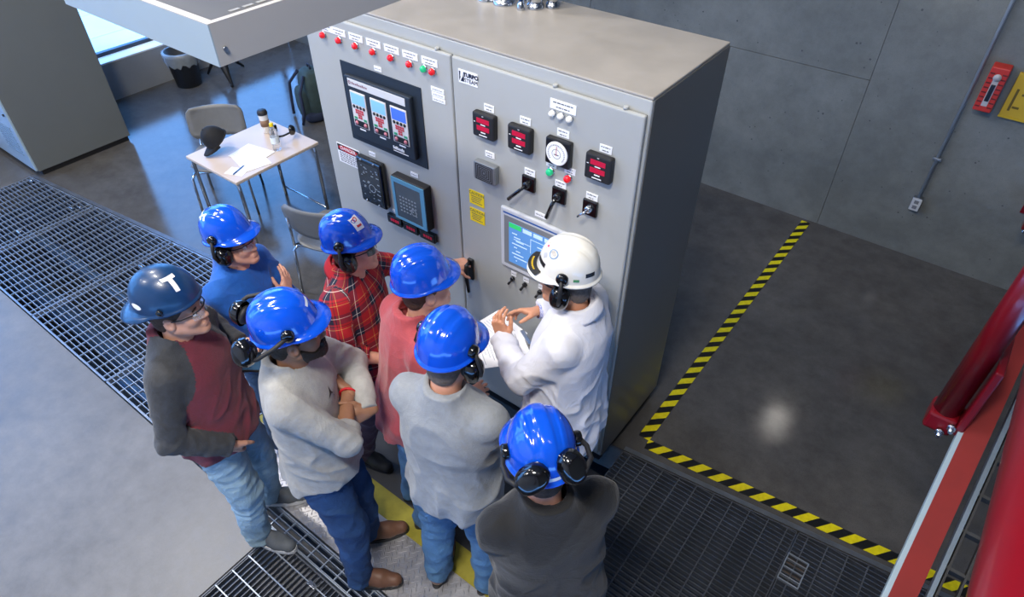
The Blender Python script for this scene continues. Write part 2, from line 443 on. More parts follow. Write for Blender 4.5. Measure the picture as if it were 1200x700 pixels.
# drain insert in the right grating and a few bright clips
t = thing('drain_insert', 'small square drain insert set into the dark right grating', 'drain', (1.14, 0.06, 0.004))
b = MB(); b.box(-0.055, 0.055, -0.085, -0.078, -0.02, 0.002); b.box(-0.055, 0.055, 0.078, 0.085, -0.02, 0.002); b.box(-0.055, -0.049, -0.078, 0.078, -.02, .002); b.box(0.049, 0.055, -0.078, 0.078, -.02, .002)
b.build('frame', GALV, t)
for k in range(3):
    MB().box(-0.049 + 0.0, 0.049, -0.05 + 0.05 * k - 0.003, -0.05 + 0.05 * k + 0.003, -0.016, 0.0).build('bar', GALV, t)
MB().box(-0.049, 0.049, -0.078, 0.078, -0.032, -0.028).build('plate', M('rusty brown', '#463a33', 0.7, var=0.3, scale=30), t)
for i, (x, y) in enumerate([(-5.93, -0.56), (-5.17, -0.55), (-5.17, -1.00), (-5.12, -0.50), (-3.90, -0.62), (-3.0, -0.40), (-0.78, -1.50), (-0.70, -1.56)]):
    t = tag(MB().box(-0.028, 0.028, -0.012, 0.012, 0.0015, 0.007, 0.002).tube([(0, 0, 0.006), (0, 0, 0.014)], 0.008, 8).build('grating_clip', CHROME, None, (x, y, 0)),
            ['shiny clip at the far corner of the grating by the tall enclosure', 'shiny clip on the seam between the two left gratings, upper one', 'shiny clip on the seam between the two left gratings, lower one',
             'shiny clip at the far end of the left grating seam', 'shiny clip on the grating left of the blue sweater', 'shiny clip near the far grating edge behind the navy helmet',
             'left one of two clips on the grating at the bottom edge', 'right one of two clips on the grating at the bottom edge'][i], 'clip', 'grating clips')
# angle iron steps along the skewed far edge
ANG = M('trench edge angle', '#71777f', 0.45, 0.7, var=0.2, scale=8)
b = MB(); b.prism([(-6.02, far(-6.02)), (-1.97, far(-1.97)), (-1.97, far(-1.97) + 0.035), (-6.02, far(-6.02) + 0.035)], 0.0, 0.003)
tag(b.build('edge_angle', ANG), 'steel edge angle along the far side of the left grating', 'edging')
b = MB(); b.prism([(0.06, far(.06)), (3.1, far(3.1)), (3.1, far(3.1) + 0.03), (0.06, far(.06) + 0.03)], 0.0, 0.003)
tag(b.build('edge_angle', ANG), 'steel edge angle between the dark grating and the striped tape', 'edging')
# pipes in the pit
for i, (x, y, z, L_, r, c) in enumerate([(-6.0, -0.75, -0.55, 4.5, 0.05, '#54708f'), (-6.0, -1.1, -0.75, 5, 0.09, '#3f556e'), (-3.4, -1.25, -0.45, 2.0, 0.035, '#5d86b5')]):
    tag(MB().tube([(x, y, z), (x + L_, y + 0.12, z)], r, 12).build('pit_pipe', M('pit pipe %d' % i, c, 0.4, 0.3, var=0.15)),
        ['thin blue grey pipe under the left grating', 'thick dark pipe low in the trench under the left grating', 'bright blue pipe under the grating behind the navy helmet'][i], 'pipe')

# tread plate, painted stripe and dark mat in front of the cabinet
PLX0, PLX1 = -1.895, 0.055
TREAD = M('aluminium tread plate', '#b4b3b6', 0.42, 0.8, var=0.12, scale=8, rvar=0.08)
tp = thing('tread_plate', 'shiny diamond tread plate the group stands on', 'floor plate', (0, 0, 0))
MB().box(PLX0, PLX1, -1.305, -1.01, -0.02, 0.0).build('plate', TREAD, tp)
b = MB(); n = 0; y = -1.295
while y < -1.02:
    x = PLX0 + 0.012 + (0.0 if n % 2 else 0.014)
    k = 0
    while x < PLX1 - 0.012:
        s = 1 if (k + n) % 2 else -1
        dx, dy = 0.0105, 0.0105 * s; wx, wy = 0.0026 * -s, 0.0026
        b.add([(x - dx, y - dy, 0), (x + wx, y + wy, 0), (x + dx, y + dy, 0), (x - wx, y - wy, 0), (x - dx * .5, y - dy * .5, 0.0030), (x + dx * .5, y + dy * .5, 0.0030)],
              [(0, 3, 4), (3, 2, 5), (3, 5, 4), (2, 1, 5), (1, 0, 4), (1, 4, 5)])
        x += 0.027; k += 1
    y += 0.0195; n += 1
tag(b.build('raised_lugs', TREAD, tp), kind='stuff')
MB().box(PLX0, PLX1, -1.01, -0.875, -0.02, 0.0015).build('yellow_stripe', M('worn yellow paint', '#8f8628', 0.5, var=0.25, scale=10, rvar=0.1), tp)
MB().box(PLX0, PLX1, -0.875, -0.05, -0.02, 0.001).build('rubber_mat', M('dark rubber mat', '#2c2d31', 0.55, var=0.15, scale=15), tp)

# hazard tape (flat print: diagonal stripes)
def tape_mat(name, period, slope, x0=0.0):
    m = bpy.data.materials.new(name); m.use_nodes = True
    nt = m.node_tree; bs = nt.nodes['Principled BSDF']; bs.inputs['Roughness'].default_value = 0.4
    tc = nt.nodes.new('ShaderNodeTexCoord'); sp = nt.nodes.new('ShaderNodeSeparateXYZ')
    nt.links.new(tc.outputs['Object'], sp.inputs[0])
    a = nt.nodes.new('ShaderNodeMath'); a.operation = 'MULTIPLY_ADD'; a.inputs[1].default_value = slope
    nt.links.new(sp.outputs['Y'], a.inputs[0]); nt.links.new(sp.outputs['X'], a.inputs[2])
    d = nt.nodes.new('ShaderNodeMath'); d.operation = 'DIVIDE'; d.inputs[1].default_value = period; nt.links.new(a.outputs[0], d.inputs[0])
    fr = nt.nodes.new('ShaderNodeMath'); fr.operation = 'FRACT'; nt.links.new(d.outputs[0], fr.inputs[0])
    g = nt.nodes.new('ShaderNodeMath'); g.operation = 'GREATER_THAN'; g.inputs[1].default_value = 0.5; nt.links.new(fr.outputs[0], g.inputs[0])
    n = nt.nodes.new('ShaderNodeTexNoise'); n.inputs['Scale'].default_value = 40; nt.links.new(tc.outputs['Object'], n.inputs['Vector'])
    r = nt.nodes.new('ShaderNodeValToRGB'); r.color_ramp.elements[0].color = (*lin('#b8a900'), 1); r.color_ramp.elements[1].color = (*lin('#e8dc10'), 1)
    nt.links.new(n.outputs['Fac'], r.inputs['Fac'])
    mx = nt.nodes.new('ShaderNodeMix'); mx.data_type = 'RGBA'; mx.inputs[6].default_value = (*lin('#101010'), 1)
    nt.links.new(g.outputs[0], mx.inputs[0]); nt.links.new(r.outputs['Color'], mx.inputs[7]); nt.links.new(mx.outputs[2], bs.inputs['Base Color'])
    return m
# strip running to the wall: object X runs along the strip
L_ = 2.88
o = MB().box(0, L_, -0.036, 0.036, 0.0, 0.0015).build('hazard_tape', tape_mat('tape long', 0.122, 0.95), None, (0.115, 0.335, 0.0005), (0, 0, R(90)))
tag(o, 'yellow and black striped floor tape running from the cabinet to the wall', 'tape')
ang = math.atan(0.1155 * 0.9)
o = MB().box(0, 2.9, -0.036, 0.036, 0.0, 0.0015).build('hazard_tape', tape_mat('tape cross', 0.122, -0.95), None, (0.15, 0.305, 0.0022), (0, 0, ang))
tag(o, 'yellow and black striped floor tape along the edge of the dark grating', 'tape')

# ------------------------------------------------------------------ tall grey enclosure at the far left
t = thing('tall_enclosure', 'tall dark grey steel enclosure at the left edge', 'cabinet', (-5.93, -0.48, 0))
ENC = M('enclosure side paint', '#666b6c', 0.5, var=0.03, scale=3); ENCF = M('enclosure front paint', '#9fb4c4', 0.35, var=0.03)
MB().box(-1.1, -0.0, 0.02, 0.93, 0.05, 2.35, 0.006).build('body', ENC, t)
MB().box(-1.08, -0.02, 0.05, 0.91, 0.0, 0.05).build('plinth', BLKM, t)
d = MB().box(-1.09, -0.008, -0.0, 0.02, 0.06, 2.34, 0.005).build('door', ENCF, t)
for k in range(10):
    MB().box(-0.42, -0.10, -0.006, -0.001, 0.20 + 0.03 * k, 0.212 + 0.03 * k).build('vent_louvre', M('enclosure louvre', '#7f94a4', 0.4, var=0.05), d)
MB().tube([(-0.06, -0.012, 0.62), (-0.06, 0.0, 0.62)], 0.012, 10).build('lock', BLKM, d)
# ------------------------------------------------------------------ control cabinet
CW, CD, CH = 1.965, 0.68, 2.29
cab = thing('control_cabinet', 'large light grey electrical control cabinet with two doors of instruments', 'control cabinet', (0, 0, 0))
SIDE_SHADED = M('cabinet side shaded grey', '#63625f', 0.30, var=0.03, scale=3)  # cabinet grey darkened: the shade on this side is put into the colour
b = MB(); b.box(-CW, 0, 0.0, CD, 0.09, CH - 0.012, 0.006)
b.build('body', GREY, cab)
MB().box(0.0, 0.004, 0.010, CD - 0.004, 0.092, CH - 0.014, 0.001).build('side_panel', SIDE_SHADED, cab)
MB().box(-CW, 0.0, 0.0, CD, CH - 0.012, CH, 0.004).build('roof', GREYTOP, cab)
MB().box(-CW + 0.02, -0.02, 0.03, CD - 0.02, 0.0, 0.09).build('plinth', BLKM, cab)
DY = -0.024
for x0, x1 in ((-CW + 0.012, -0.966), (-0.958, -0.010)):
    d = MB().box(x0, x1, DY, -0.003, 0.13, 2.222, 0.007).build('door', GREY, cab)
    MB().box(x0 + .004, x1 - .004, -0.003, 0.0, 0.135, 2.218).build('gasket', BLKM, d)
for x in (-1.05, -0.42, -0.10, -1.7):
    MB().tube([(x, -0.012, 2.222), (x, -0.012, 2.234)], 0.010, 8).build('top_hinge', GREY, cab)
# plated lever handle of the right door
h = MB().box(-0.018, 0.018, -0.018, 0, -0.07, 0.07, 0.006).build('door_handle', BLK, cab, (-0.90, DY, 1.07))
MB().tube([(0, -0.02, 0.05), (0, -0.045, 0.045), (0.004, -0.055, -0.02), (0.012, -0.05, -0.13)], [0.011, 0.012, 0.011, 0.009], 10).build('lever', BLK, h)

INK = M('label ink', '#4a4d55', 0.6, var=0.05)
PLATE = {}
def plate(x, z, w, hh, lines=2, y=DY):
    key = (w, hh)
    if key not in PLATE: PLATE[key] = MB().box(-w / 2, w / 2, -0.003, 0, -hh / 2, hh / 2, 0.001).mesh('name_plate', WHT)
    p = link('name_plate', PLATE[key], cab, (x, y, z))
    b = MB()
    for k in range(lines):
        zz = hh / 2 - hh * (k + 0.5 + 0.15) / (lines + 0.3)
        ww = w * (0.38 if k % 2 == 0 else 0.26); q = -ww
        while q < ww - 0.004:
            e = min(ww, q + 0.006 + 0.010 * ((k * 7 + int((q + 1) * 997)) % 5) / 4)
            b.box(q, e, -0.0036, -0.003, zz - hh * 0.055, zz + hh * 0.055); q = e + 0.0035
    tag(b.build('print', INK, p), kind='stuff')
    return p
LR = M('red lamp lens', '#d0121c', 0.2, coat=0.6, emit='#ff1a20', estr=0.25); LG = M('green lamp lens', '#13a06a', 0.2, coat=0.6, emit='#22d890', estr=0.35)
LW = M('white lamp lens', '#dedad2', 0.3, coat=0.4, emit='#ffffff', estr=0.25)
def lamp(x, z, m, r=0.0155):
    k = MB().lathe([(r * 1.25, 0), (r * 1.25, -0.005), (r * 1.05, -0.008)], (0, 0, 0), 18, 'y').build('indicator_lamp', CHROME, cab, (x, DY, z))
    MB().lathe([(r, -0.006), (r, -0.016), (r * 0.85, -0.022), (r * 0.5, -0.025), (0.0005, -0.026)], (0, 0, 0), 18, 'y').build('lens', m, k)
for x in (-1.809, -1.692, -1.574, -1.453, -1.333, -1.213, -1.071): lamp(x, 2.125, LR)
lamp(-1.124, 2.125, LG)
for x in (-1.784, -1.690, -1.569, -1.448, -1.328, -1.210, -1.090): plate(x, 2.163, 0.096, 0.034)
# generator controller panel
MB().box(-1.718, -1.160, -0.004, 0, 1.588, 2.022, 0.002).build('controller_backplate', DARKP, cab, (0, DY, 0))
cu = MB().box(-1.672, -1.216, -0.030, -0.004, 1.632, 1.966, 0.006).build('controller', DARKP, cab, (0, DY, 0))
MB().box(-1.648, -1.248, -0.032, -0.029, 1.914, 1.955, 0.001).build('header_strip', M('controller header strip', '#cfd0d2', 0.5, var=0.02), cu)
b = MB(); b.lathe([(0.004, -0.0326), (0.010, -0.0326)], (-1.634, 0, 1.936), 12, 'y', False)
for k in range(9): b.box(-1.618 + 0.0125 * k, -1.609 + 0.0125 * k, -0.0328, -0.032, 1.930, 1.939 + 0.003 * (k % 3 == 0))
tag(b.build('header_print', M('faded maroon print', '#8a6a74', 0.6), cu), kind='stuff')
FACE = M('keypad face', '#d9d6d6', 0.5, var=0.02); LCD = M('lcd blue', '#7fb4e6', 0.2, emit='#6aa8ee', estr=0.35); KR = M('keypad red', '#c23a48', 0.5, var=0.05); KG = M('keypad green', '#2c9a6a', 0.5, var=0.05)
LCD2 = M('lcd deep blue', '#3f68c8', 0.2, emit='#3f68d8', estr=0.35)
for i, x in enumerate((-1.588, -1.441, -1.300)):
    kp = MB().box(x - 0.055, x + 0.055, -0.034, -0.029, 1.70, 1.893, 0.001).build('keypad', FACE, cu)
    kp.parent = cu
    MB().box(x - 0.049, x + 0.049, -0.0352, -0.0335, 1.825, 1.885).build('screen', (LCD, LCD, LCD2)[i], kp)
    bb = MB(); br = MB(); bg = MB()
    for k in range(4): bb.lathe([(0.0085, -0.0335), (0.0085, -0.037), (0.0005, -0.0375)], (x - 0.036 + 0.024 * k, 0, 1.812), 10, 'y')
    for k in range(4):
        for r_ in range(4):
            if (r_ in (0, 1)) or k in (1, 2): br.box(x - 0.030 + 0.0155 * k, x - 0.018 + 0.0155 * k, -0.036, -0.0335, 1.788 - 0.013 * r_, 1.798 - 0.013 * r_)
    bg.box(x - 0.046, x - 0.024, -0.036, -0.0335, 1.742, 1.754); bg.box(x + 0.024, x + 0.046, -0.036, -0.0335, 1.742, 1.754)
    bb.box(x - 0.049, x + 0.049, -0.0352, -0.0335, 1.704, 1.737)
    tag(bb.build('round_keys', BLK, kp), kind='stuff'); tag(br.build('red_keys', KR, kp), kind='stuff'); tag(bg.build('green_keys', KG, kp), kind='stuff')
    b3 = MB()
    for s in (-1, 1): b3.lathe([(0.011, -0.035), (0.011, -0.038), (0.0005, -0.0385)], (x + 0.032 * s, 0, 1.720), 12, 'y')
    tag(b3.build('knob_keys', M('keypad pink', '#d08088', 0.5, var=0.05), kp), kind='stuff')
    MB().box(x - 0.022, x + 0.022, -0.0312, -0.0299, 1.682, 1.690).build('caption', WHT, cu)
b = MB()
for k in range(9): b.box(-1.370 + 0.0088 * k, -1.3635 + 0.0088 * k, -0.0312, -0.0299, 1.652, 1.664 + 0.005 * (k in (0, 2, 3, 7)))
tag(b.build('maker_print', WHT, cu), kind='stuff')
MB().box(-1.37, -1.265, -0.0312, -0.0299, 1.640, 1.644).build('caption', WHT, cu)
plate(-1.441, 2.042, 0.05, 0.024, 1)
plate(-1.054, 2.040, 0.080, 0.022, 1); plate(-1.052, 2.016, 0.080, 0.020, 1); plate(-1.050, 1.992, 0.080, 0.022, 1)
# danger sign
dg = MB().box(-0.093, 0.093, -0.002, 0, -0.061, 0.061).build('danger_sign', WHT, cab, (-1.782, DY, 1.451))
MB().box(-0.088, 0.088, -0.003, -0.0019, 0.015, 0.056).build('sign_band', BLK, dg)
MB().lathe([(0.0, -0.0036), (0.072, -0.0036)], (0, 0, 0), 30, 'y', False).build('sign_oval', M('danger red', '#b81424', 0.5, var=0.05), dg, (0, 0, 0.0355)).scale = (1.13, 1, 0.26)
text('danger_text', 'DANGER', 0.031, WHT, dg, (0, -0.0042, 0.0355), sx=1.0)
bb = MB()
for k in range(6):
    q = -0.078
    while q < 0.07:
        e = q + 0.012 + 0.012 * ((k * 5 + int((q + 1) * 331)) % 4) / 3; bb.box(q, min(e, 0.08), -0.0026, -0.0019, 0.004 - 0.0105 * k - 0.0028, 0.004 - 0.0105 * k + 0.0020); q = e + 0.005
tag(bb.build('print', INK, dg), kind='stuff')
# protection relay (black frame) and blue framed relay
SCRD = M('dark relay glass', '#20262c', 0.12, coat=0.6, var=0.2, scale=12); GR = M('relay print grey', '#8e969c', 0.4, var=0.1)
m1 = MB().box(-0.098, 0.098, -0.040, 0, -0.144, 0.144, 0.010).build('protection_relay', BLKG, cab, (-1.585, DY, 1.366))
MB().box(-0.078, 0.078, -0.042, -0.039, -0.118, 0.118).build('glass_cover', SCRD, m1)
rng = random.Random(5); bb = MB()
for k in range(30):
    x, z = rng.uniform(-0.065, 0.06), rng.uniform(-0.10, 0.10); bb.box(x, x + rng.uniform(.006, .02), -0.0428, -0.0419, z, z + 0.005)
bb.lathe([(0.022, -0.0428), (0.026, -0.0428)], (0.01, 0, -0.03), 20, 'y', False); tag(bb.build('print', GR, m1), kind='stuff')
for x in (-0.055, 0.045):
    for z in (0.131, -0.131): MB().lathe([(0.007, -0.039), (0.007, -0.044), (0.0005, -0.045)], (x, 0, z), 10, 'y').build('screw', STEEL, m1)
m2 = MB().box(-0.122, 0.122, -0.050, 0, -0.136, 0.136, 0.006).build('meter_relay', BLKM, cab, (-1.278, DY, 1.360))
TEAL = M('teal frame', '#5b97b8', 0.4, var=0.05)
b = MB(); b.box(-0.118, -0.098, -0.056, -0.050, -0.130, 0.130); b.box(0.090, 0.118, -0.056, -0.050, -0.130, 0.130); b.box(-0.098, 0.090, -0.056, -0.050, 0.106, 0.130); b.box(-0.098, 0.090, -0.056, -0.050, -0.130, -0.114)
b.build('frame', TEAL, m2)
MB().box(-0.098, 0.090, -0.054, -0.050, -0.114, 0.106).build('glass_cover', M('relay glass grey', '#414c55', 0.15, coat=0.5, var=0.15, scale=10), m2)
bb = MB()
for r_ in range(5):
    for k in range(6): bb.box(-0.07 + 0.022 * k, -0.058 + 0.022 * k, -0.0548, -0.0539, 0.02 - 0.022 * r_, 0.028 - 0.022 * r_)
bb.lathe([(0.016, -0.0548), (0.022, -0.0548)], (0.03, 0, -0.045), 20, 'y', False); tag(bb.build('print', GR, m2), kind='stuff')
plate(-1.580, 1.533, 0.05, 0.026, 1); plate(-1.268, 1.518, 0.055, 0.026, 1); plate(-1.452, 1.212, 0.055, 0.02, 1)
DIG = M('red digits', '#b5183a', 0.3, emit='#e01a44', estr=0.12)
for x in (-1.450, -1.326, -1.198):
    m = MB().box(-0.056, 0.056, -0.026, 0, -0.028, 0.028, 0.004).build('digital_display', BLKG, cab, (x, DY, 1.163))
    b = MB()
    for k in range(4): b.box(-0.026 + 0.017 * k, -0.014 + 0.017 * k, -0.0275, -0.026, -0.008, 0.010)
    tag(b.build('digits', DIG, m), kind='stuff')
# right door: maker's plate
lg = MB().box(-0.054, 0.054, -0.002, 0, -0.030, 0.030).build('maker_plate', WHT, cab, (-0.866, DY, 2.146))
NAVY = M('logo navy', '#161d36', 0.5, var=0.05)
E1 = [(-.050, .022), (-.041, .022), (-.0445, -.002), (-.0405, -.002), (-.048, -.020), (-.050, -.020)]; E2 = [(-.043, -.022), (-.022, -.022), (-.022, .020), (-.025, .018), (-.029, .000), (-.036, -.010)]
b = MB()
for E in (E1, E2): b.add([(x, -0.0028, z) for x, z in E], [tuple(range(6))])
tag(b.build('bolt_emblem', NAVY, lg), kind='stuff')
text('maker_text', 'TURBO', 0.025, NAVY, lg, (0.017, -0.0028, 0.011), extra=0.0012); text('maker_text', 'STEAM', 0.025, NAVY, lg, (0.017, -0.0028, -0.013))
# square meters with two red displays
for i, (x, z) in enumerate(((-0.764, 1.962), (-0.567, 1.962), (-0.171, 1.962))):
    m = MB().box(-0.061, 0.061, -0.034, 0, -0.058, 0.058, 0.008).build('panel_meter', BLKM, cab, (x, DY, z))
    b = MB(); b.box(-0.034, 0.036, -0.0355, -0.034, 0.014, 0.036); b.box(-0.034, 0.036, -0.0355, -0.034, -0.022, 0.0)
    tag(b.build('red_displays', DIG, m), kind='stuff')
    b = MB(); b.box(-0.012, 0.014, -0.0352, -0.034, 0.005, 0.009); b.box(-0.012, 0.014, -0.0352, -0.034, -0.033, -0.028); b.box(-0.022, 0.022, -0.0352, -0.034, -0.047, -0.043)
    b.box(-0.004, 0.004, -0.0352, -0.034, 0.046, 0.048); b.box(-0.050, -0.042, -0.0352, -0.034, 0.012, 0.015)
    tag(b.build('print', WHT, m), kind='stuff')
    plate(x + 0.012, 2.040, 0.056, 0.034)
m = MB().box(-0.061, 0.061, -0.030, 0, -0.060, 0.060, 0.006).build('dial_meter', BLK, cab, (-0.369, DY, 1.962))
MB().lathe([(0.053, -0.030), (0.053, -0.034), (0.050, -0.036), (0.0005, -0.036)], (0, 0, 0), 32, 'y', False).build('dial', WHT, m)
b = MB()
for k in range(28):
    a = R(-130 + 260 * k / 27); b.box(-0.0012, 0.0012, 0, 0.0006, -0.003, 0.003); 
    for q in range(8):
        x, y, z = b.v[-8 + q]; b.v[-8 + q] = (x * math.cos(a) + (z + 0.040) * math.sin(a), y - 0.0368, (z + 0.040) * math.cos(a) - x * math.sin(a))
b.lathe([(0.020, -0.0366), (0.022, -0.0366)], (0, 0, 0), 24, 'y', False); b.box(-0.012, 0.012, -0.0366, -0.036, -0.006, -0.002)
tag(b.build('dial_marks', INK, m), kind='stuff')
MB().box(-0.001, 0.001, -0.0375, -0.0365, -0.008, 0.034).build('needle', M('danger red'), m)
plate(-0.362, 2.044, 0.06, 0.034)
for x in (-0.416, -0.374, -0.332): lamp(x, 2.120, LW, 0.0125)
plate(-0.370, 2.158, 0.125, 0.042)
lamp(-0.415, 1.848, LG, 0.0165); lamp(-0.323, 1.848, LR, 0.0165)
plate(-0.412, 1.884, 0.055, 0.03); plate(-0.318, 1.884, 0.055, 0.03)
# alarm horn with slotted grille
m = MB().box(-0.064, 0.064, -0.036, 0, -0.050, 0.046, 0.006).build('alarm_horn', M('horn grey cast', '#84888c', 0.4, 0.4, var=0.05), cab, (-0.764, DY, 1.728))
b = MB()
for k in range(1, 6):
    s = 0.0095 * k
    for (x0, x1, z0, z1) in ((-s, s, s - .0022, s + .0022), (-s, s, -s - .0022, -s + .0022), (-s - .0022, -s + .0022, -s, s), (s - .0022, s + .0022, -s, s)):
        b.box(x0, x1, -0.0368, -0.0358, z0 * 0.85 - 0.002, z1 * 0.85 - 0.002)
tag(b.build('grille_slots', BLKM, m), kind='stuff')
plate(-0.753, 1.812, 0.055, 0.030)
# selector switches
for (x, z, lx, lz, metal) in ((-0.526, 1.748, -0.082, -0.092, 0), (-0.361, 1.750, -0.034, -0.108, 0), (-0.201, 1.750, -0.034, -0.036, 1)):
    m = MB().box(-0.036, 0.036, -0.016, 0, -0.038, 0.038, 0.005).build('selector_switch', BLKG, cab, (x, DY, z))
    MB().lathe([(0.017, -0.016), (0.016, -0.032), (0.012, -0.036), (0.0005, -0.036)], (0, 0, 0), 16, 'y').build('hub', CHROME if metal else BLKG, m)
    MB().tube([(0, -0.032, 0), (lx * 0.3, -0.048, lz * 0.3), (lx, -0.052, lz)], [0.008, 0.009, 0.010] if not metal else [0.005, 0.006, 0.005], 8).build('lever', CHROME if metal else BLKG, m)
    plate(x, 1.802, 0.058, 0.034)
# caution stickers
for z in (1.538, 1.434):
    c_ = MB().box(-0.047, 0.047, -0.0015, 0, -0.040, 0.040).build('caution_sticker', M('caution yellow', '#f2d414', 0.45, var=0.02), cab, (-0.845, DY, z))
    text('caution_text', 'CAUTION', 0.021, INK, c_, (0, -0.002, 0.024), ext=0.0003)
    b = MB()
    for k in range(4): b.box(-0.036 + 0.004 * (k % 2), 0.034 - 0.007 * (k % 3), -0.0021, -0.0014, 0.006 - 0.011 * k, 0.0095 - 0.011 * k)
    tag(b.build('print', INK, c_), kind='stuff')
# operator touch screen
hm = MB().box(-0.203, 0.203, -0.022, 0, -0.178, 0.178, 0.008).build('touch_screen', M('hmi bezel light', '#c3c6cc', 0.4, var=0.02), cab, (-0.478, DY, 1.396))
MB().box(-0.180, 0.180, -0.0232, -0.0215, -0.150, 0.140, 0.001).build('inner_bezel', M('hmi bezel mid', '#7c8085', 0.45, var=0.03), hm)
MB().box(-0.185, 0.185, -0.0228, -0.0215, 0.150, 0.158).build('blue_line', M('hmi blue line', '#2757a0', 0.4), hm)
HS = M('hmi screen', '#5a8cc8', 0.15, emit='#5f96d8', estr=0.35)
MB().box(-0.150, 0.150, -0.0244, -0.0230, -0.130, 0.110).build('screen', HS, hm)
MB().box(-0.148, -0.076, -0.0250, -0.0243, 0.082, 0.108).build('screen_tab', M('hmi green', '#35c06c', 0.3, emit='#35d070', estr=0.4), hm)
LT = M('hmi pale', '#bcd8f4', 0.3, emit='#bcd8f4', estr=0.35)
b = MB(); b.box(-0.066, -0.014, -0.0250, -0.0243, 0.082, 0.104); b.box(-0.004, 0.048, -0.0250, -0.0243, 0.082, 0.104); b.box(0.06, 0.11, -0.0250, -0.0243, 0.082, 0.104)
b.box(-0.02, 0.12, -0.0250, -0.0243, 0.060, 0.063); b.box(-0.02, -0.017, -0.0250, -0.0243, -0.02, 0.060); b.box(-0.12, -0.02, -0.0250, -0.0243, 0.018, 0.021)
for k in range(9): b.box(-0.13 + 0.012 * (k % 3), -0.10 + 0.02 * (k % 4), -0.0250, -0.0243, 0.05 - 0.02 * k, 0.056 - 0.02 * k)
for k in range(5): b.box(0.02, 0.06 + 0.012 * (k % 3), -0.0250, -0.0243, 0.03 - 0.026 * k, 0.036 - 0.026 * k)
tag(b.build('screen_graphics', LT, hm), kind='stuff')
plate(-0.462, 1.600, 0.062, 0.028, 1)
for i, x in enumerate((-0.619, -0.541, -0.447, -0.371)):
    m = MB().lathe([(0.013, 0), (0.013, -0.012), (0.009, -0.016), (0.0005, -0.016)], (0, 0, 0), 14, 'y').build('toggle_switch', BLKG, cab, (x, DY, 1.140))
    MB().tube([(0, -0.014, 0), (-0.008, -0.034, -0.022)], [0.006, 0.007], 8).build('lever', BLK, m)
    plate(x + 0.005, 1.174, 0.034, 0.028, 1)
# conduit fittings on the cabinet roof
for i, (x, y, r, hh) in enumerate([(-1.16, 0.475, 0.040, 0.24), (-1.06, 0.480, 0.046, 0.26), (-0.99, 0.60, 0.034, 0.24), (-0.905, 0.520, 0.034, 0.28), (-0.845, 0.575, 0.028, 0.26)]):
    t = thing('conduit_fitting', ['leftmost steel conduit fitting on the cabinet roof', 'fat steel conduit fitting on the cabinet roof, second from left', 'steel conduit fitting at the back of the cabinet roof',
              'bright steel conduit fitting beside the blue cable on the cabinet roof', 'rightmost steel conduit fitting on the cabinet roof'][i], 'conduit', (x, y, CH), group='conduit fittings')
    MB().lathe([(r * 1.15, 0), (r * 1.15, 0.02), (r, 0.022), (r, 0.05), (r * 1.08, 0.052), (r * 1.08, 0.075), (r * 0.95, 0.078)], n=18).build('lock_nut', CHROME, t)
    MB().tube([(0, 0, 0.06), (0, 0, hh)], r * 0.93, 18).build('conduit', STEEL, t)
t = thing('cable_gland', 'small fitting with a blue cable rising from the cabinet roof', 'cable', (-0.945, 0.46, CH))
MB().lathe([(0.018, 0), (0.018, 0.03), (0.011, 0.035), (0.011, 0.04)], n=12).build('gland', CHROME, t)
MB().tube([(0, 0, 0.03), (0.0, 0.005, 0.14), (0.01, 0.02, 0.28)], 0.007, 8).build('cable', M('blue cable', '#2f5fae', 0.4, var=0.03), t)

# ------------------------------------------------------------------ overhead steel box at the top left
t = thing('overhead_trough', 'open topped pale grey steel trough hanging overhead at the top left', 'trough', (-0.299, -1.435, 2.8))
TW = M('trough pale paint', '#94a2aa', 0.45, var=0.03, scale=4); TG = M('trough grey paint', '#a9a5a0', 0.5, var=0.03, scale=4)
TL, TD, TH = 0.64, 0.57, 0.084
MB().box(-TL, -0.0, 0.0, 0.003, 0, TH).build('side_plate', TW, t)
MB().box(-0.003, 0.0, 0.003, TD, 0, TH).build('end_plate', TG, t)
MB().box(-TL, -TL + 0.003, 0.003, TD, 0, TH).build('end_plate', TG, t)
MB().box(-TL, 0, TD - 0.003, TD, 0, TH).build('side_plate', TW, t)
MB().box(-TL + 0.003, -0.003, 0.003, TD - 0.003, 0, 0.003).build('floor_plate', TW, t)
b = MB(); b.box(-TL, 0, 0.0, 0.018, TH, TH + 0.002); b.box(-0.014, 0, 0.018, TD - 0.018, TH, TH + 0.002); b.box(-TL, -TL + 0.018, 0.018, TD - 0.018, TH, TH + 0.002); b.box(-TL, 0, TD - 0.018, TD, TH, TH + 0.002)
b.build('rim', TG, t)
MB().box(-TL + 0.003, -0.003, 0.003, TD - 0.003, 0.066, 0.068).build('inner_tray', M('trough inside dark', '#4b4b4c', 0.6, var=0.08), t)
for k in range(3):
    MB().box(-0.085, -0.075, 0.10 + 0.035 * k, 0.125 + 0.035 * k, 0.0682, 0.069).build('slot', M('trough slot', '#8a8a88', 0.5), t)
MB().tube([(0.0003, 0.022, 0.032), (0.004, 0.022, 0.032)], 0.005, 8).build('bolt', STEEL, t)
for x, y in ((-TL + 0.06, 0.06), (-TL + 0.06, TD - 0.06), (-0.3, TD - 0.06)):
    MB().tube([(x, y, 0.068), (x, y, ZC - 2.8)], 0.006, 8).build('hanger_rod', STEEL, t)

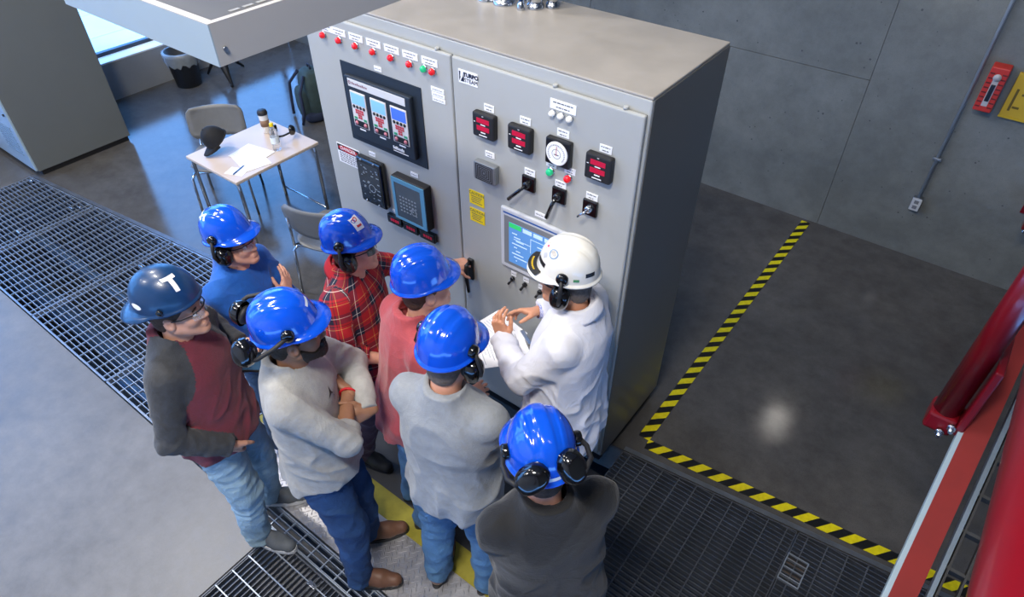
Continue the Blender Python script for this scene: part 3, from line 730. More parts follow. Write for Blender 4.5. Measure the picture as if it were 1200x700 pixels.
# ------------------------------------------------------------------ table, chairs and things on it
tb = thing('work_table', 'small pale wood topped table with chrome legs', 'table', (-3.85, 0.0, 0))
MB().box(0, 0.65, 0, 0.78, 0.705, 0.73, 0.005).build('tabletop', M('pale laminate', '#c9b6a4', 0.35, var=0.04, scale=4), tb)
for x, y in ((0.03, 0.03), (0.62, 0.03), (0.03, 0.75), (0.62, 0.75)):
    sx = 0.02 if x < 0.3 else -0.02
    MB().tube([(x + sx * 4, y, 0.690), (x + sx * 1.2, y, 0.690), (x + sx * 0.2, y, 0.675), (x, y, 0.64), (x, y, 0.0)], 0.014, 10).build('leg', CHROME, tb)
MB().tube([(0.03, 0.03, 0.10), (0.62, 0.03, 0.10)], 0.008, 8).build('stretcher', CHROME, tb)
MB().tube([(0.03, 0.75, 0.10), (0.62, 0.75, 0.10)], 0.008, 8).build('stretcher', CHROME, tb)

def chair(label, loc, rz):
    t = thing('stacking_chair', label, 'chair', loc, R(rz), 'grey stacking chairs')
    def shell(fn, nu, nv):
        vs = [fn(u / nu, v / nv) for v in range(nv + 1) for u in range(nu + 1)]
        fs = [(v * (nu + 1) + u, v * (nu + 1) + u + 1, (v + 1) * (nu + 1) + u + 1, (v + 1) * (nu + 1) + u) for v in range(nv) for u in range(nu)]
        return vs, fs
    def rnd(u, v, w):           # rounded outline
        x = (u - .5) * 2; y = (v - .5) * 2
        k = 1 - 0.18 * max(0, abs(y) - .55) ** 2 / 0.2025
        return x * w * k, y
    vs, fs = shell(lambda u, v: (rnd(u, v, 0.225)[0], 0.235 * rnd(v, u, 1)[0], 0.455 + 0.03 * ((u - .5) * 2) ** 2 - 0.02 * (1 - ((v - .5) * 2) ** 2) ), 10, 8)
    o = MB().add(vs, fs, True).build('seat', PLATEG, t); md = o.modifiers.new('thick', 'SOLIDIFY'); md.thickness = 0.012
    vs, fs = shell(lambda u, v: (rnd(u, v, 0.235)[0], -0.235 - 0.05 * v + 0.05 * ((u - .5) * 2) ** 2, 0.545 + 0.26 * v), 10, 8)
    o = MB().add(vs, fs, True).build('backrest', PLATEG, t); md = o.modifiers.new('thick', 'SOLIDIFY'); md.thickness = 0.012
    for s in (-1, 1):
        MB().tube([(0.19 * s, 0.20, 0.435), (0.215 * s, 0.235, 0.40), (0.225 * s, 0.25, 0.0)], 0.011, 8).build('leg', CHROME, t)
        MB().tube([(0.19 * s, -0.18, 0.435), (0.215 * s, -0.225, 0.40), (0.225 * s, -0.25, 0.0)], 0.011, 8).build('leg', CHROME, t)
        MB().tube([(0.17 * s, -0.15, 0.432), (0.19 * s, -0.24, 0.46), (0.175 * s, -0.255, 0.60), (0.17 * s, -0.268, 0.72)], 0.010, 8).build('back_post', CHROME, t)
    MB().tube([(-0.19, -0.2, 0.43), (0.19, -0.2, 0.43)], 0.009, 8).build('rail', CHROME, t)
    MB().tube([(-0.19, 0.2, 0.43), (0.19, 0.2, 0.43)], 0.009, 8).build('rail', CHROME, t)
    return t
chair('grey shell chair with chrome legs behind the table with the black cap', (-4.10, 0.40, 0), -131)
chair('grey shell chair with chrome legs behind the man in the plaid shirt', (-2.49, 0.26, 0), 20)

# cap, papers, pen, bottle, tumbler, earmuffs
def dome(b, c, ax, ay, az, n=20, m=8):
    b.add([(c[0] + ax * math.cos(a * 2 * math.pi / n) * math.cos(k * math.pi / 2 / m), c[1] + ay * math.sin(a * 2 * math.pi / n) * math.cos(k * math.pi / 2 / m), c[2] + az * math.sin(k * math.pi / 2 / m)) for k in range(m + 1) for a in range(n)],
          [(k * n + a, k * n + (a + 1) % n, (k + 1) * n + (a + 1) % n, (k + 1) * n + a) for k in range(m) for a in range(n)], True)
t = thing('black_cap', 'black baseball cap standing on its brim on the table', 'cap', (-3.68, 0.17, 0.732), R(-18))
CAPM = M('black cap cloth', '#15161a', 0.8, var=0.2, scale=30, bump=0.2)
CR = (R(36), 0, 0); CL = (0, 0.03, 0.112)
b = MB(); dome(b, (0, 0, 0), 0.082, 0.095, 0.130); b.build('crown', CAPM, t, CL, CR)
vs = []; fs = []
for k in range(5):
    for i in range(13):
        a = math.pi * (0.04 + 0.92 * i / 12); r = 1.0 + 0.72 * k / 4
        vs.append((0.082 * math.cos(a) * (1 - 0.05 * k / 4), -0.094 * math.sin(a) * r, 0.004 - 0.010 * (k / 4) ** 2 - 0.020 * math.cos(a) ** 2 * k / 4))
for k in range(4):
    for i in range(12): fs.append((k * 13 + i, k * 13 + i + 1, (k + 1) * 13 + i + 1, (k + 1) * 13 + i))
o = MB().add(vs, fs, True).build('brim', CAPM, t, CL, CR); md = o.modifiers.new('thick', 'SOLIDIFY'); md.thickness = 0.005
MB().tube([(0.081 * math.cos(q * math.pi / 12), 0.094 * math.sin(q * math.pi / 12), 0) for q in range(25)], 0.006, 6, caps=False).build('sweatband', CAPM, t, CL, CR)
MB().lathe([(0.006, 0.128), (0.006, 0.135), (0.0005, 0.137)], n=10).build('button', CAPM, t, CL, CR)
PAP = M('paper white', '#f1f1f4', 0.6, var=0.02, scale=20)
for i, (x, y, a, w, hgt, lab) in enumerate([(-3.46, 0.33, 10, 0.28, 0.22, 'large printed sheet lying uppermost on the table'), (-3.38, 0.27, -14, 0.28, 0.21, 'white sheet half under the printed sheet on the table'), (-3.33, 0.10, 22, 0.15, 0.10, 'small white note sheet under the blue pen')]):
    t = thing('paper_sheet', lab, 'paper', (x, y, 0.7315 + 0.0012 * (2 - i)), R(a), 'papers on the table')
    MB().box(-w / 2, w / 2, -hgt / 2, hgt / 2, 0, 0.0006).build('sheet', PAP, t)
    if i == 0:
        b = MB()
        for k in range(9): b.box(-w / 2 + .03, w / 2 - 0.03 - 0.02 * (k % 3), -hgt / 2 + 0.025 + 0.02 * k, -hgt / 2 + 0.029 + 0.02 * k, 0.0006, 0.0009)
        tag(b.build('print', M('pale print', '#b9bcc6', 0.6), t), kind='stuff')
t = thing('pen', 'blue pen lying on the small note sheet', 'pen', (-3.33, 0.12, 0.7385), R(110))
MB().tube([(-0.065, 0, 0), (0.055, 0, 0), (0.072, 0, -0.001)], [0.004, 0.004, 0.001], 8).build('barrel', M('pen blue', '#2a6fae', 0.3, var=0.03), t)
MB().tube([(-0.07, 0, 0), (-0.02, 0, 0)], 0.0046, 8).build('pen_cap', M('pen dark blue', '#1d4f86', 0.3), t)
t = thing('water_bottle', 'clear plastic water bottle with yellow cap on the table', 'bottle', (-3.36, 0.50, 0.732))
PET = M('clear pet', '#ffffff', 0.05, trans=0.9, alpha=0.6)
MB().lathe([(0.0005, 0), (0.030, 0.0), (0.033, 0.006), (0.033, 0.05), (0.031, 0.055), (0.033, 0.06), (0.033, 0.14), (0.028, 0.165), (0.014, 0.19), (0.013, 0.205)], n=20).build('bottle_body', PET, t)
MB().lathe([(0.0335, 0.06), (0.0337, 0.062), (0.0337, 0.11), (0.0335, 0.112)], n=20).build('paper_band', M('bottle label', '#dfe7ec', 0.5, var=0.05), t)
MB().lathe([(0.016, 0.20), (0.016, 0.222), (0.013, 0.225), (0.0005, 0.225)], n=16).build('bottle_cap', M('cap yellow', '#f0cf14', 0.4, var=0.03), t)
t = thing('travel_tumbler', 'white travel tumbler with brown sleeve and black lid on the table', 'tumbler', (-3.66, 0.63, 0.732))
MB().lathe([(0.0005, 0), (0.029, 0), (0.031, 0.01), (0.038, 0.165)], n=22).build('cup', M('cup white', '#e8e4de', 0.4, var=0.03), t)
MB().lathe([(0.0335, 0.06), (0.035, 0.06), (0.0375, 0.115), (0.036, 0.115)], n=22).build('sleeve', M('cup sleeve brown', '#8a6a52', 0.7, var=0.1), t)
MB().lathe([(0.040, 0.160), (0.041, 0.175), (0.038, 0.182), (0.034, 0.192), (0.0005, 0.192)], n=22).build('lid', BLKM, t)
def cup_mesh(dx=0.05, dy=0.042, dz=0.052, e=0.6):
    """ear cup: rounded shell, outside towards +X"""
    n, m = 20, 10; vs = []; fs = []
    sg = lambda c, p: math.copysign(abs(c) ** p, c)
    for j in range(m + 1):
        v = math.pi / 2 * j / m
        for i in range(n):
            u = 2 * math.pi * i / n
            vs.append((dx * sg(math.sin(v), 0.8), dy * sg(math.cos(v), e) * sg(math.cos(u), 0.85), dz * sg(math.cos(v), e) * sg(math.sin(u), 0.85)))
    for j in range(m):
        for i in range(n): fs.append((j * n + i, j * n + (i + 1) % n, (j + 1) * n + (i + 1) % n, (j + 1) * n + i))
    return vs, fs
t = thing('ear_defenders', 'pair of black ear defenders lying on the table behind the bottle', 'earmuffs', (-3.47, 0.66, 0.785), R(20))
for s in (-1, 1):
    vs, fs = cup_mesh(0.035, 0.034, 0.045)
    o = MB().add(vs, fs, True).build('ear_cup', BLKG, t, (0.055 * s, 0.02 * s, 0.012), (R(20), R(0 if s > 0 else 180), R(15)))
MB().tube([(-0.06, -0.04, 0), (-0.05, -0.09, 0.01), (0, -0.12, 0.01), (0.05, -0.08, 0.01), (0.06, 0.0, 0)], 0.008, 8).build('headband', BLKM, t)

# ------------------------------------------------------------------ waste bin, folded stand, backpack
t = thing('waste_bin', 'dark round waste bin with a clear liner by the window sill', 'waste bin', (-6.68, 1.60, 0))
MB().lathe([(0.0005, 0.01), (0.13, 0.01), (0.13, 0.0), (0.14, 0.0), (0.175, 0.38), (0.185, 0.385), (0.185, 0.395), (0.168, 0.395), (0.128, 0.02), (0.0005, 0.02)], n=28).build('bin_body', M('bin dark grey', '#33363a', 0.5, var=0.08), t)
LINER = M('bin liner plastic', '#b9c2c8', 0.25, alpha=0.45, var=0.1, scale=20)
vs = []; fs = []; rng = random.Random(3)
for k in range(5):
    for a in range(36):
        r = (0.188, 0.193, 0.196, 0.195, 0.165)[k] + rng.uniform(-.003, .004); z = (0.27, 0.31, 0.36, 0.402, 0.404)[k] + (rng.uniform(-.03, .02) if k == 0 else 0)
        vs.append((r * math.cos(a * math.pi / 18), r * math.sin(a * math.pi / 18), z))
for k in range(4):
    for a in range(36): fs.append((k * 36 + a, k * 36 + (a + 1) % 36, (k + 1) * 36 + (a + 1) % 36, (k + 1) * 36 + a))
MB().add(vs, fs, True).build('liner', LINER, t)
t = thing('folded_stand', 'black splayed stand leg beside the waste bin', 'stand', (-6.52, 1.98, 0))
MB().tube([(-0.02, 0.0, 0.36), (0.16, -0.07, 0.18), (0.33, -0.13, 0.03)], [0.065, 0.045, 0.014], 8).build('leg', BLKM, t)
MB().tube([(-0.02, 0.0, 0.32), (-0.05, 0.3, 0.02)], [0.03, 0.014], 8).build('leg', BLKM, t)
MB().tube([(-0.02, 0.0, 0.32), (-0.2, -0.1, 0.02)], [0.03, 0.014], 8).build('leg', BLKM, t)
MB().tube([(-0.02, 0.0, 0.30), (-0.02, 0.0, 0.9)], 0.02, 10).build('pole', BLKM, t)
MB().tube([(0.315, -0.125, 0.03), (0.345, -0.14, 0.02)], 0.018, 8).build('foot', BLK, t)

bp = thing('backpack', 'dark green and navy backpack standing on the floor behind the cabinet edge', 'backpack', (-4.82, 1.98, 0), R(-20))
BPG = M('pack dark green', '#2f4142', 0.85, var=0.2, scale=15, bump=0.3, bscale=25); BPN = M('pack navy', '#1c2740', 0.85, var=0.15, scale=15)
def sup(c, r, e, n=24, m=14):
    vs = []; fs = []; sg = lambda c_, p: math.copysign(abs(c_) ** p, c_)
    for j in range(m + 1):
        v = -math.pi / 2 + math.pi * j / m
        for i in range(n):
            u = 2 * math.pi * i / n
            vs.append((c[0] + r[0] * sg(math.cos(v), e) * sg(math.cos(u), e), c[1] + r[1] * sg(math.cos(v), e) * sg(math.sin(u), e), c[2] + r[2] * sg(math.sin(v), e)))
    for j in range(m):
        for i in range(n): fs.append((j * n + i, j * n + (i + 1) % n, (j + 1) * n + (i + 1) % n, (j + 1) * n + i))
    return vs, fs
MB().add(*sup((0, 0, 0.27), (0.17, 0.13, 0.27), 0.65), True).build('main_bag', BPG, bp)
MB().add(*sup((0, -0.12, 0.20), (0.13, 0.07, 0.16), 0.6), True).build('front_pocket', BPG, bp)
MB().add(*sup((0, -0.02, 0.06), (0.175, 0.15, 0.06), 0.5), True).build('base_panel', BPN, bp)
for s in (-1, 1):
    MB().tube([(0.09 * s, -0.10, 0.50), (0.17 * s, -0.19, 0.36), (0.20 * s, -0.20, 0.15), (0.15 * s, -0.22, 0.02)], 0.016, 8).build('strap', BPN, bp)
MB().tube([(-0.04, 0, 0.53), (-0.03, 0, 0.575), (0.03, 0, 0.575), (0.04, 0, 0.53)], 0.008, 8).build('grab_handle', BPN, bp)

# ------------------------------------------------------------------ things on the back wall
t = thing('conduit_pipe', 'thin galvanized conduit running down the concrete wall to a socket box', 'conduit', (0.83, YB, 0))
MB().tube([(0, -0.022, 0.53), (0, -0.022, 4.2)], 0.012, 10).build('pipe', M('conduit zinc', '#8f979d', 0.45, 0.35, var=0.1), t)
for z in (0.86, 2.2, 3.5):
    MB().box(-0.03, 0.03, -0.036, -0.0, z - 0.01, z + 0.01, 0.003).build('clamp', STEEL, t)
t = thing('socket_box', 'small metal socket box at the foot of the wall conduit', 'socket', (0.83, YB, 0.475))
MB().box(-0.035, 0.035, -0.050, 0, -0.055, 0.055, 0.006).build('box', STEEL, t)
MB().box(-0.033, 0.033, -0.054, -0.050, -0.052, 0.052, 0.002).build('cover_plate', M('socket cover', '#c7cacd', 0.4, 0.3, var=0.04), t)
for z in (-0.022, 0.022): MB().box(-0.016, 0.016, -0.056, -0.053, z - 0.014, z + 0.014, 0.003).build('outlet', M('outlet grey', '#6d7075', 0.5), t)
t = thing('lockout_station', 'orange red ribbed lockout box hanging on the concrete wall', 'wall box', (0.945, YB, 1.30))
MB().box(-0.055, 0.055, -0.105, 0, 0.0, 0.30, 0.008).build('box', ORANGE, t)
for k in range(8):
    for s in (-1, 1):
        MB().box(0.036 * s - 0.014, 0.036 * s + 0.014, -0.109, -0.105, 0.03 + 0.032 * k, 0.038 + 0.032 * k).build('rib_slot', M('dark red slot', '#5e1712', 0.6), t)
MB().box(-0.018, 0.018, -0.109, -0.105, 0.04, 0.25, 0.001).build('label_plate', M('lockout label', '#a9a5a5', 0.4, var=0.05), t)
MB().lathe([(0.024, -0.105), (0.024, -0.112), (0.0005, -0.113)], (0, 0, 0.235), 16, 'y').build('key_disc', M('lockout label'), t)
MB().box(-0.013, 0.013, -0.116, -0.109, 0.075, 0.19, 0.004).build('latch', BLK, t)
t = thing('yellow_sign', 'yellow warning board on the concrete wall at the right edge', 'sign', (1.20, YB, 1.27))
MB().box(-0.15, 0.22, -0.03, 0, 0, 0.30, 0.004).build('board', YEL, t)
MB().box(-0.152, 0.222, -0.034, -0.03, -0.002, 0.012).build('lower_lip', M('sign darker yellow', '#b89a10', 0.5), t)
b = MB(); b.box(-0.10, -0.06, -0.0312, -0.03, 0.07, 0.085); b.box(-0.08, -0.04, -0.0312, -0.03, 0.16, 0.175); b.box(-0.02, 0.01, -0.0312, -0.03, 0.10, 0.11); b.box(-0.12, -0.105, -0.0312, -0.03, 0.05, 0.2)
tag(b.build('dark_marks', M('sign dark marks', '#5c4d10', 0.6), t), kind='stuff')
MB().box(0.02, 0.18, -0.032, -0.03, 0.05, 0.20).build('pocket_card', M('sign card', '#c8b850', 0.5, var=0.1), t)

# ------------------------------------------------------------------ red walkway at the right
WX = 1.36
t = thing('walkway_flight', 'red sloping walkway stringer with pale edge and black mesh treads', 'walkway', (WX, 0, 0))
sl = 0.578; y0, z0 = -1.7, 1.185 - 0.578 * 1.09; y1 = 1.05; z1 = z0 + sl * (y1 - y0)
def bar(b, xa, xb, za, zb, ya=y0, yb=y1):
    q = lambda y, z: z0 + sl * (y - y0) + z
    b.add([(xa, ya, q(ya, za)), (xb, ya, q(ya, za)), (xb, yb, q(yb, za)), (xa, yb, q(yb, za)), (xa, ya, q(ya, zb)), (xb, ya, q(ya, zb)), (xb, yb, q(yb, zb)), (xa, yb, q(yb, zb))],
          [(0, 3, 2, 1), (4, 5, 6, 7), (0, 1, 5, 4), (1, 2, 6, 5), (2, 3, 7, 6), (3, 0, 4, 7)])
    return b
bar(MB(), 0, 0.072, -0.03, 0.0).build('top_flange', REDD, t)
bar(MB(), 0.066, 0.072, -0.20, -0.03).build('web', REDD, t)
bar(MB(), -0.016, 0.0, -0.036, -0.004).build('pale_edge_strip', M('pale edge strip', '#8fa3ae', 0.5, var=0.05), t)
bar(MB(), 0.092, 0.106, -0.03, 0.01).build('grey_angle', M('blue grey angle', '#66737f', 0.4, 0.5, var=0.1), t)
GRB = M('black walkway mesh', '#1d1f22', 0.55, var=0.15)
for k in range(8):
    bar(MB(), 0.112 + 0.052 * k, 0.119 + 0.052 * k, -0.03, 0.0, -1.2, 0.62).build('long_bar', GRB, t)
for k in range(16):
    yy = -1.15 + 0.115 * k
    bar(MB(), 0.106, 0.50, -0.024, -0.004, yy, yy + 0.009).build('cross_bar', GRB, t)
t = thing('walkway_post', 'thick red post bolted to the walkway beam', 'post', (1.288, -0.02, 1.48))
MB().tube([(0, 0, 0.02), (0, 0, 0.98)], 0.042, 24).build('tube', RED, t)
MB().box(-0.046, 0.046, -0.05, 0.05, -0.05, 0.03, 0.012).build('foot_socket', RED, t)
MB().box(0.046, 0.072, -0.06, 0.16, -0.02, 0.30, 0.006).build('bracket_plate', RED, t)
for (y, z) in ((-0.02, 0.01), (0.02, 0.08), (0.05, 0.15), (0.09, 0.22)):
    MB().tube([(0.07, y, z), (0.078, y, z)], 0.011, 6, smooth=False).build('bolt_head', STEEL, t)
for (x, z) in ((0.012, -0.032), (0.035, 0.008)):
    MB().tube([(x, -0.085, z), (x, -0.03, z)], 0.008, 8).tube([(x, -0.066, z), (x, -0.052, z)], 0.015, 6).build('through_bolt', CHROME, t)
t = thing('handrail', 'thick red handrail tube in the lower right corner', 'handrail', (1.235, -1.9, 2.585))
MB().tube([(0, -1.0, 0), (0, 0.2, 0), (0, 1.75, 0.0)], 0.048, 28).build('rail_tube', RED, t)
for yy in (-0.9,):
    MB().tube([(0, yy, 0), (0.0, yy, -1.0)], 0.028, 16).build('rail_post', RED, t)
t = thing('bracket_arm', 'red bracket end with a bright bolt at the right edge', 'bracket', (1.515, 2.95, 0.70))
MB().box(-0.03, 0.06, -0.03, 0.298, -0.02, 0.07, 0.012).build('arm', RED, t)
MB().box(-0.06, 0.09, 0.285, 0.30, -0.06, 0.11, 0.004).build('wall_plate', RED, t)
MB().tube([(-0.01, -0.03, -0.005), (-0.01, -0.075, -0.005)], 0.010, 8).build('bolt', CHROME, t)

# ------------------------------------------------------------------ figures: implicit surfaces turned into meshes
f32 = np.float32
def V3(*a): return np.array(a, dtype=np.float64)
def unit(v): v = np.asarray(v, float); return v / max(1e-9, np.linalg.norm(v))

class Field:
    def __init__(s, lo, hi, h):
        s.lo = np.asarray(lo, float); s.h = h
        s.n = np.ceil((np.asarray(hi, float) - s.lo) / h).astype(int) + 1
        s.ax = [(s.lo[i] + h * np.arange(s.n[i])).astype(f32) for i in range(3)]
        s.D = np.full(s.n, 0.4, f32)
    def sub(s, lo, hi, pad):
        sl = []
        for i in range(3):
            a = int(max(0, math.floor((lo[i] - pad - s.lo[i]) / s.h))); b_ = int(min(s.n[i], math.ceil((hi[i] + pad - s.lo[i]) / s.h) + 1))
            if b_ - a < 2: return None
            sl.append(slice(a, b_))
        X = s.ax[0][sl[0]][:, None, None]; Y = s.ax[1][sl[1]][None, :, None]; Z = s.ax[2][sl[2]][None, None, :]
        return tuple(sl), X, Y, Z
    def put(s, sl, d, k):
        o = s.D[sl]
        if k > 0:
            h = np.clip(0.5 + 0.5 * (d - o) / k, 0, 1)
            s.D[sl] = d + (o - d) * h - k * h * (1 - h)
        else:
            s.D[sl] = np.minimum(o, d)
    def cone(s, a, b, ra, rb, k=0.0, cut=None, fold=None):
        a = np.asarray(a, float); b = np.asarray(b, float); r = max(ra, rb)
        q = s.sub(np.minimum(a, b) - r, np.maximum(a, b) + r, k + 0.03)
        if q is None: return
        sl, X, Y, Z = q
        d = dcone(X, Y, Z, a, b, ra, rb, fold)
        if cut is not None:                     # plane: point, normal (removes the side the normal points to)
            p, n = cut
            d = np.maximum(d, (X - f32(p[0])) * f32(n[0]) + (Y - f32(p[1])) * f32(n[1]) + (Z - f32(p[2])) * f32(n[2]))
        s.put(sl, d, k)
    def ell(s, c, r, k=0.0, sub=False):
        c = np.asarray(c, float); r = np.asarray(r, float)
        q = s.sub(c - r, c + r, k + 0.03)
        if q is None: return
        sl, X, Y, Z = q
        d = dell(X, Y, Z, c, r)
        if sub: s.cutd(sl, d, k)
        else: s.put(sl, d, k)
    def cutd(s, sl, d, k):
        o = s.D[sl]; d = -d
        if k > 0:
            h = np.clip(0.5 - 0.5 * (d - o) / k, 0, 1); s.D[sl] = d + (o - d) * h + k * h * (1 - h)
        else: s.D[sl] = np.maximum(o, d)
    def clip(s, fn):
        X = s.ax[0][:, None, None]; Y = s.ax[1][None, :, None]; Z = s.ax[2][None, None, :]
        s.D = np.maximum(s.D, fn(X, Y, Z).astype(f32))
    def add(s, fn):
        X = s.ax[0][:, None, None]; Y = s.ax[1][None, :, None]; Z = s.ax[2][None, None, :]
        m = np.abs(s.D) < 0.06
        d = fn(X, Y, Z)
        s.D = np.where(m, s.D + d, s.D).astype(f32)
    def surf(s):
        D = s.D.copy()
        D[0], D[-1] = 0.1, 0.1; D[:, 0], D[:, -1] = 0.1, 0.1; D[:, :, 0], D[:, :, -1] = 0.1, 0.1
        n = np.array(D.shape); nc = n - 1
        lin_ = lambda i, j, k: (i * nc[1] + j) * nc[2] + k
        cells = []; pos = []; quads = []
        for axs in range(3):
            A = np.take(D, np.arange(n[axs] - 1), axs); B = np.take(D, np.arange(1, n[axs]), axs)
            idx = np.nonzero((A < 0) != (B < 0))
            a = A[idx]; b_ = B[idx]; t = a / (a - b_)
            P = np.stack(idx, 1).astype(float); P[:, axs] += t
            o1, o2 = (axs + 1) % 3, (axs + 2) % 3
            I = np.stack(idx, 1)
            cs = []
            for (d1, d2) in ((0, 0), (-1, 0), (-1, -1), (0, -1)):
                J = I.copy(); J[:, o1] += d1; J[:, o2] += d2
                c = lin_(J[:, 0], J[:, 1], J[:, 2]); cs.append(c); cells.append(c); pos.append(P)
            q = np.stack(cs, 1); fl = a > 0
            q[fl] = q[fl][:, ::-1]
            quads.append(q)
        cells = np.concatenate(cells); pos = np.concatenate(pos); quads = np.concatenate(quads)
        u, inv = np.unique(cells, return_inverse=True)
        cnt = np.bincount(inv)
        v = np.stack([np.bincount(inv, pos[:, i]) / cnt for i in range(3)], 1)
        F = np.searchsorted(u, quads)
        return v * s.h + s.lo, F

def dcone(X, Y, Z, a, b, ra, rb, fold=None):
    ab = b - a; L2 = max(1e-9, float(ab @ ab))
    px, py, pz = X - f32(a[0]), Y - f32(a[1]), Z - f32(a[2])
    t = np.clip((px * f32(ab[0]) + py * f32(ab[1]) + pz * f32(ab[2])) / f32(L2), 0, 1)
    dx, dy, dz = px - t * f32(ab[0]), py - t * f32(ab[1]), pz - t * f32(ab[2])
    d = np.sqrt(dx * dx + dy * dy + dz * dz) - (ra + (rb - ra) * t).astype(f32)
    if fold:                                    # slanting sleeve and leg creases: amplitude, count, end weight
        am, fr, w0, w1, ph = fold
        s = t * fr * 6.283 + ph + 22 * (dx - dy) + 26 * dz + 1.5 * np.sin(40 * (dx + dy) + ph * 3)
        d = d - f32(am) * (w0 + (w1 - w0) * t) * (np.sin(s) * 0.6 + 0.4 * np.sin(s * 1.7 + 1.3))
    return d
def dell(X, Y, Z, c, r):
    x, y, z = (X - f32(c[0])) / f32(r[0]), (Y - f32(c[1])) / f32(r[1]), (Z - f32(c[2])) / f32(r[2])
    k0 = np.sqrt(x * x + y * y + z * z)
    k1 = np.sqrt((x / f32(r[0])) ** 2 + (y / f32(r[1])) ** 2 + (z / f32(r[2])) ** 2)
    return k0 * (k0 - 1) / np.maximum(k1, 1e-6)
def wav(X, Y, Z, fr, seed, str_=(1, 1, 1)):
    g = np.random.RandomState(seed); out = 0
    for i in range(4):
        d = g.normal(size=3) * np.array(str_); d /= np.linalg.norm(d); e = g.normal(size=3) * np.array(str_); e /= np.linalg.norm(e)
        out = out + np.sin(fr * (0.7 + 0.3 * i) * (d[0] * X + d[1] * Y + d[2] * Z) + g.rand() * 6 + 1.4 * np.sin(fr * 0.6 * (e[0] * X + e[1] * Y + e[2] * Z) + g.rand() * 6))
    return out / 4

def crease(X, Y, Z, fr, seed, str_):
    a = 1 - np.abs(wav(X, Y, Z, fr, seed, str_)) * 1.6
    return np.clip(a, 0, 1) ** 2 - 0.25

def raw_mesh(name, v, F, mat, smooth=True, mi=None, uv=None):
    me = bpy.data.meshes.new(name)
    v = np.asarray(v, f32); F = np.asarray(F, np.int32); w = F.shape[1]
    me.vertices.add(len(v)); me.vertices.foreach_set('co', v.ravel())
    me.loops.add(F.size); me.loops.foreach_set('vertex_index', F.ravel())
    me.polygons.add(len(F)); me.polygons.foreach_set('loop_start', np.arange(0, F.size, w, dtype=np.int32))
    me.polygons.foreach_set('use_smooth', np.ones(len(F), bool) if smooth else np.zeros(len(F), bool))
    for m in (mat if isinstance(mat, (list, tuple)) else [mat]): me.materials.append(m)
    if mi is not None: me.polygons.foreach_set('material_index', np.asarray(mi, np.int32))
    if uv is not None:
        l = me.uv_layers.new(name='weave'); l.data.foreach_set('uv', np.asarray(uv, f32)[F.ravel()].ravel())
    me.update(calc_edges=True); me.validate()
    return me
def compact(v, F):
    u, inv = np.unique(F, return_inverse=True); return v[u], inv.reshape(F.shape), u
def rot_to(fy, fz):
    """columns x, y, z with y along fy and z close to fz"""
    y = unit(fy); z = np.asarray(fz, float); z = unit(z - y * (z @ y)); x = np.cross(y, z)
    return np.stack([x, y, z], 1)

def rx(a): c, s = math.cos(a), math.sin(a); return np.array([[1, 0, 0], [0, c, -s], [0, s, c]])
def ry(a): c, s = math.cos(a), math.sin(a); return np.array([[c, 0, s], [0, 1, 0], [-s, 0, c]])
def rz_(a): c, s = math.cos(a), math.sin(a); return np.array([[c, -s, 0], [s, c, 0], [0, 0, 1]])

# ---- head: origin between the ears at eye level, face towards +Y
def head_field(beard=False):
    F = Field((-0.11, -0.14, -0.21), (0.11, 0.15, 0.15), 0.0036)
    F.ell((0, -0.012, 0.040), (0.077, 0.098, 0.088))
    F.ell((0, 0.030, -0.030), (0.062, 0.066, 0.088), 0.03)
    for s in (-1, 1):
        F.cone((0.052 * s, 0.005, -0.050), (0.016 * s, 0.076, -0.094), 0.026, 0.019, 0.025)
        F.ell((0.036 * s, 0.066, -0.022), (0.026, 0.024, 0.026), 0.02)
    F.ell((0, 0.083, -0.098), (0.019, 0.016, 0.016), 0.02)
    F.cone((-0.034, 0.080, 0.024), (0.034, 0.080, 0.024), 0.013, 0.013, 0.015)
    for s in (-1, 1): F.ell((0.031 * s, 0.102, 0.003), (0.017, 0.014, 0.010), 0.012, sub=True)
    F.cone((0, 0.090, 0.008), (0, 0.110, -0.028), 0.008, 0.0115, 0.010)
    for s in (-1, 1): F.ell((0.011 * s, 0.100, -0.032), (0.008, 0.010, 0.007), 0.006)
    F.ell((0, 0.090, -0.064), (0.024, 0.013, 0.016), 0.010)
    F.cone((-0.018, 0.0975, -0.060), (0.018, 0.0975, -0.060), 0.0045, 0.0045, 0.003)
    F.cone((-0.015, 0.0985, -0.070), (0.015, 0.0985, -0.070), 0.0055, 0.0055, 0.003)
    for s in (-1, 1):
        F.ell((0.078 * s, -0.004, -0.006), (0.012, 0.022, 0.034), 0.006)
        F.ell((0.090 * s, 0.003, -0.002), (0.007, 0.010, 0.018), 0.006, sub=True)
    F.cone((0, -0.028, -0.05), (0, -0.048, -0.20), 0.055, 0.064, 0.03)
    return F
_hv, _hf = head_field().surf()
HEAD_V, HEAD_F = _hv, _hf
def shell_mesh(fn):
    F = head_field(); 
    F.add(lambda X, Y, Z: -0.007 + 0.0018 * np.sin(X * 700 + 3 * np.sin(Z * 300)) * np.sin(Y * 650))
    F.clip(fn); return F.surf()
def hair_mesh():
    F = Field((-0.11, -0.14, -0.12), (0.11, 0.12, 0.15), 0.0036)
    F.ell((0, -0.014, 0.036), (0.0805, 0.1015, 0.090)); F.ell((0, -0.055, -0.035), (0.060, 0.050, 0.055), 0.03)
    F.add(lambda X, Y, Z: 0.0016 * np.sin(X * 700 + 3 * np.sin(Z * 300)) * np.sin(Y * 650))
    F.clip(lambda X, Y, Z: np.maximum(np.maximum(Y - 0.030 - 0.9 * np.clip(Z - 0.01, 0, 1), -0.072 - Z + 0.55 * np.clip(Y + 0.06, 0, 1)), Z - 0.075) + 0 * X)
    return F.surf()
HAIR_V, HAIR_F = hair_mesh()
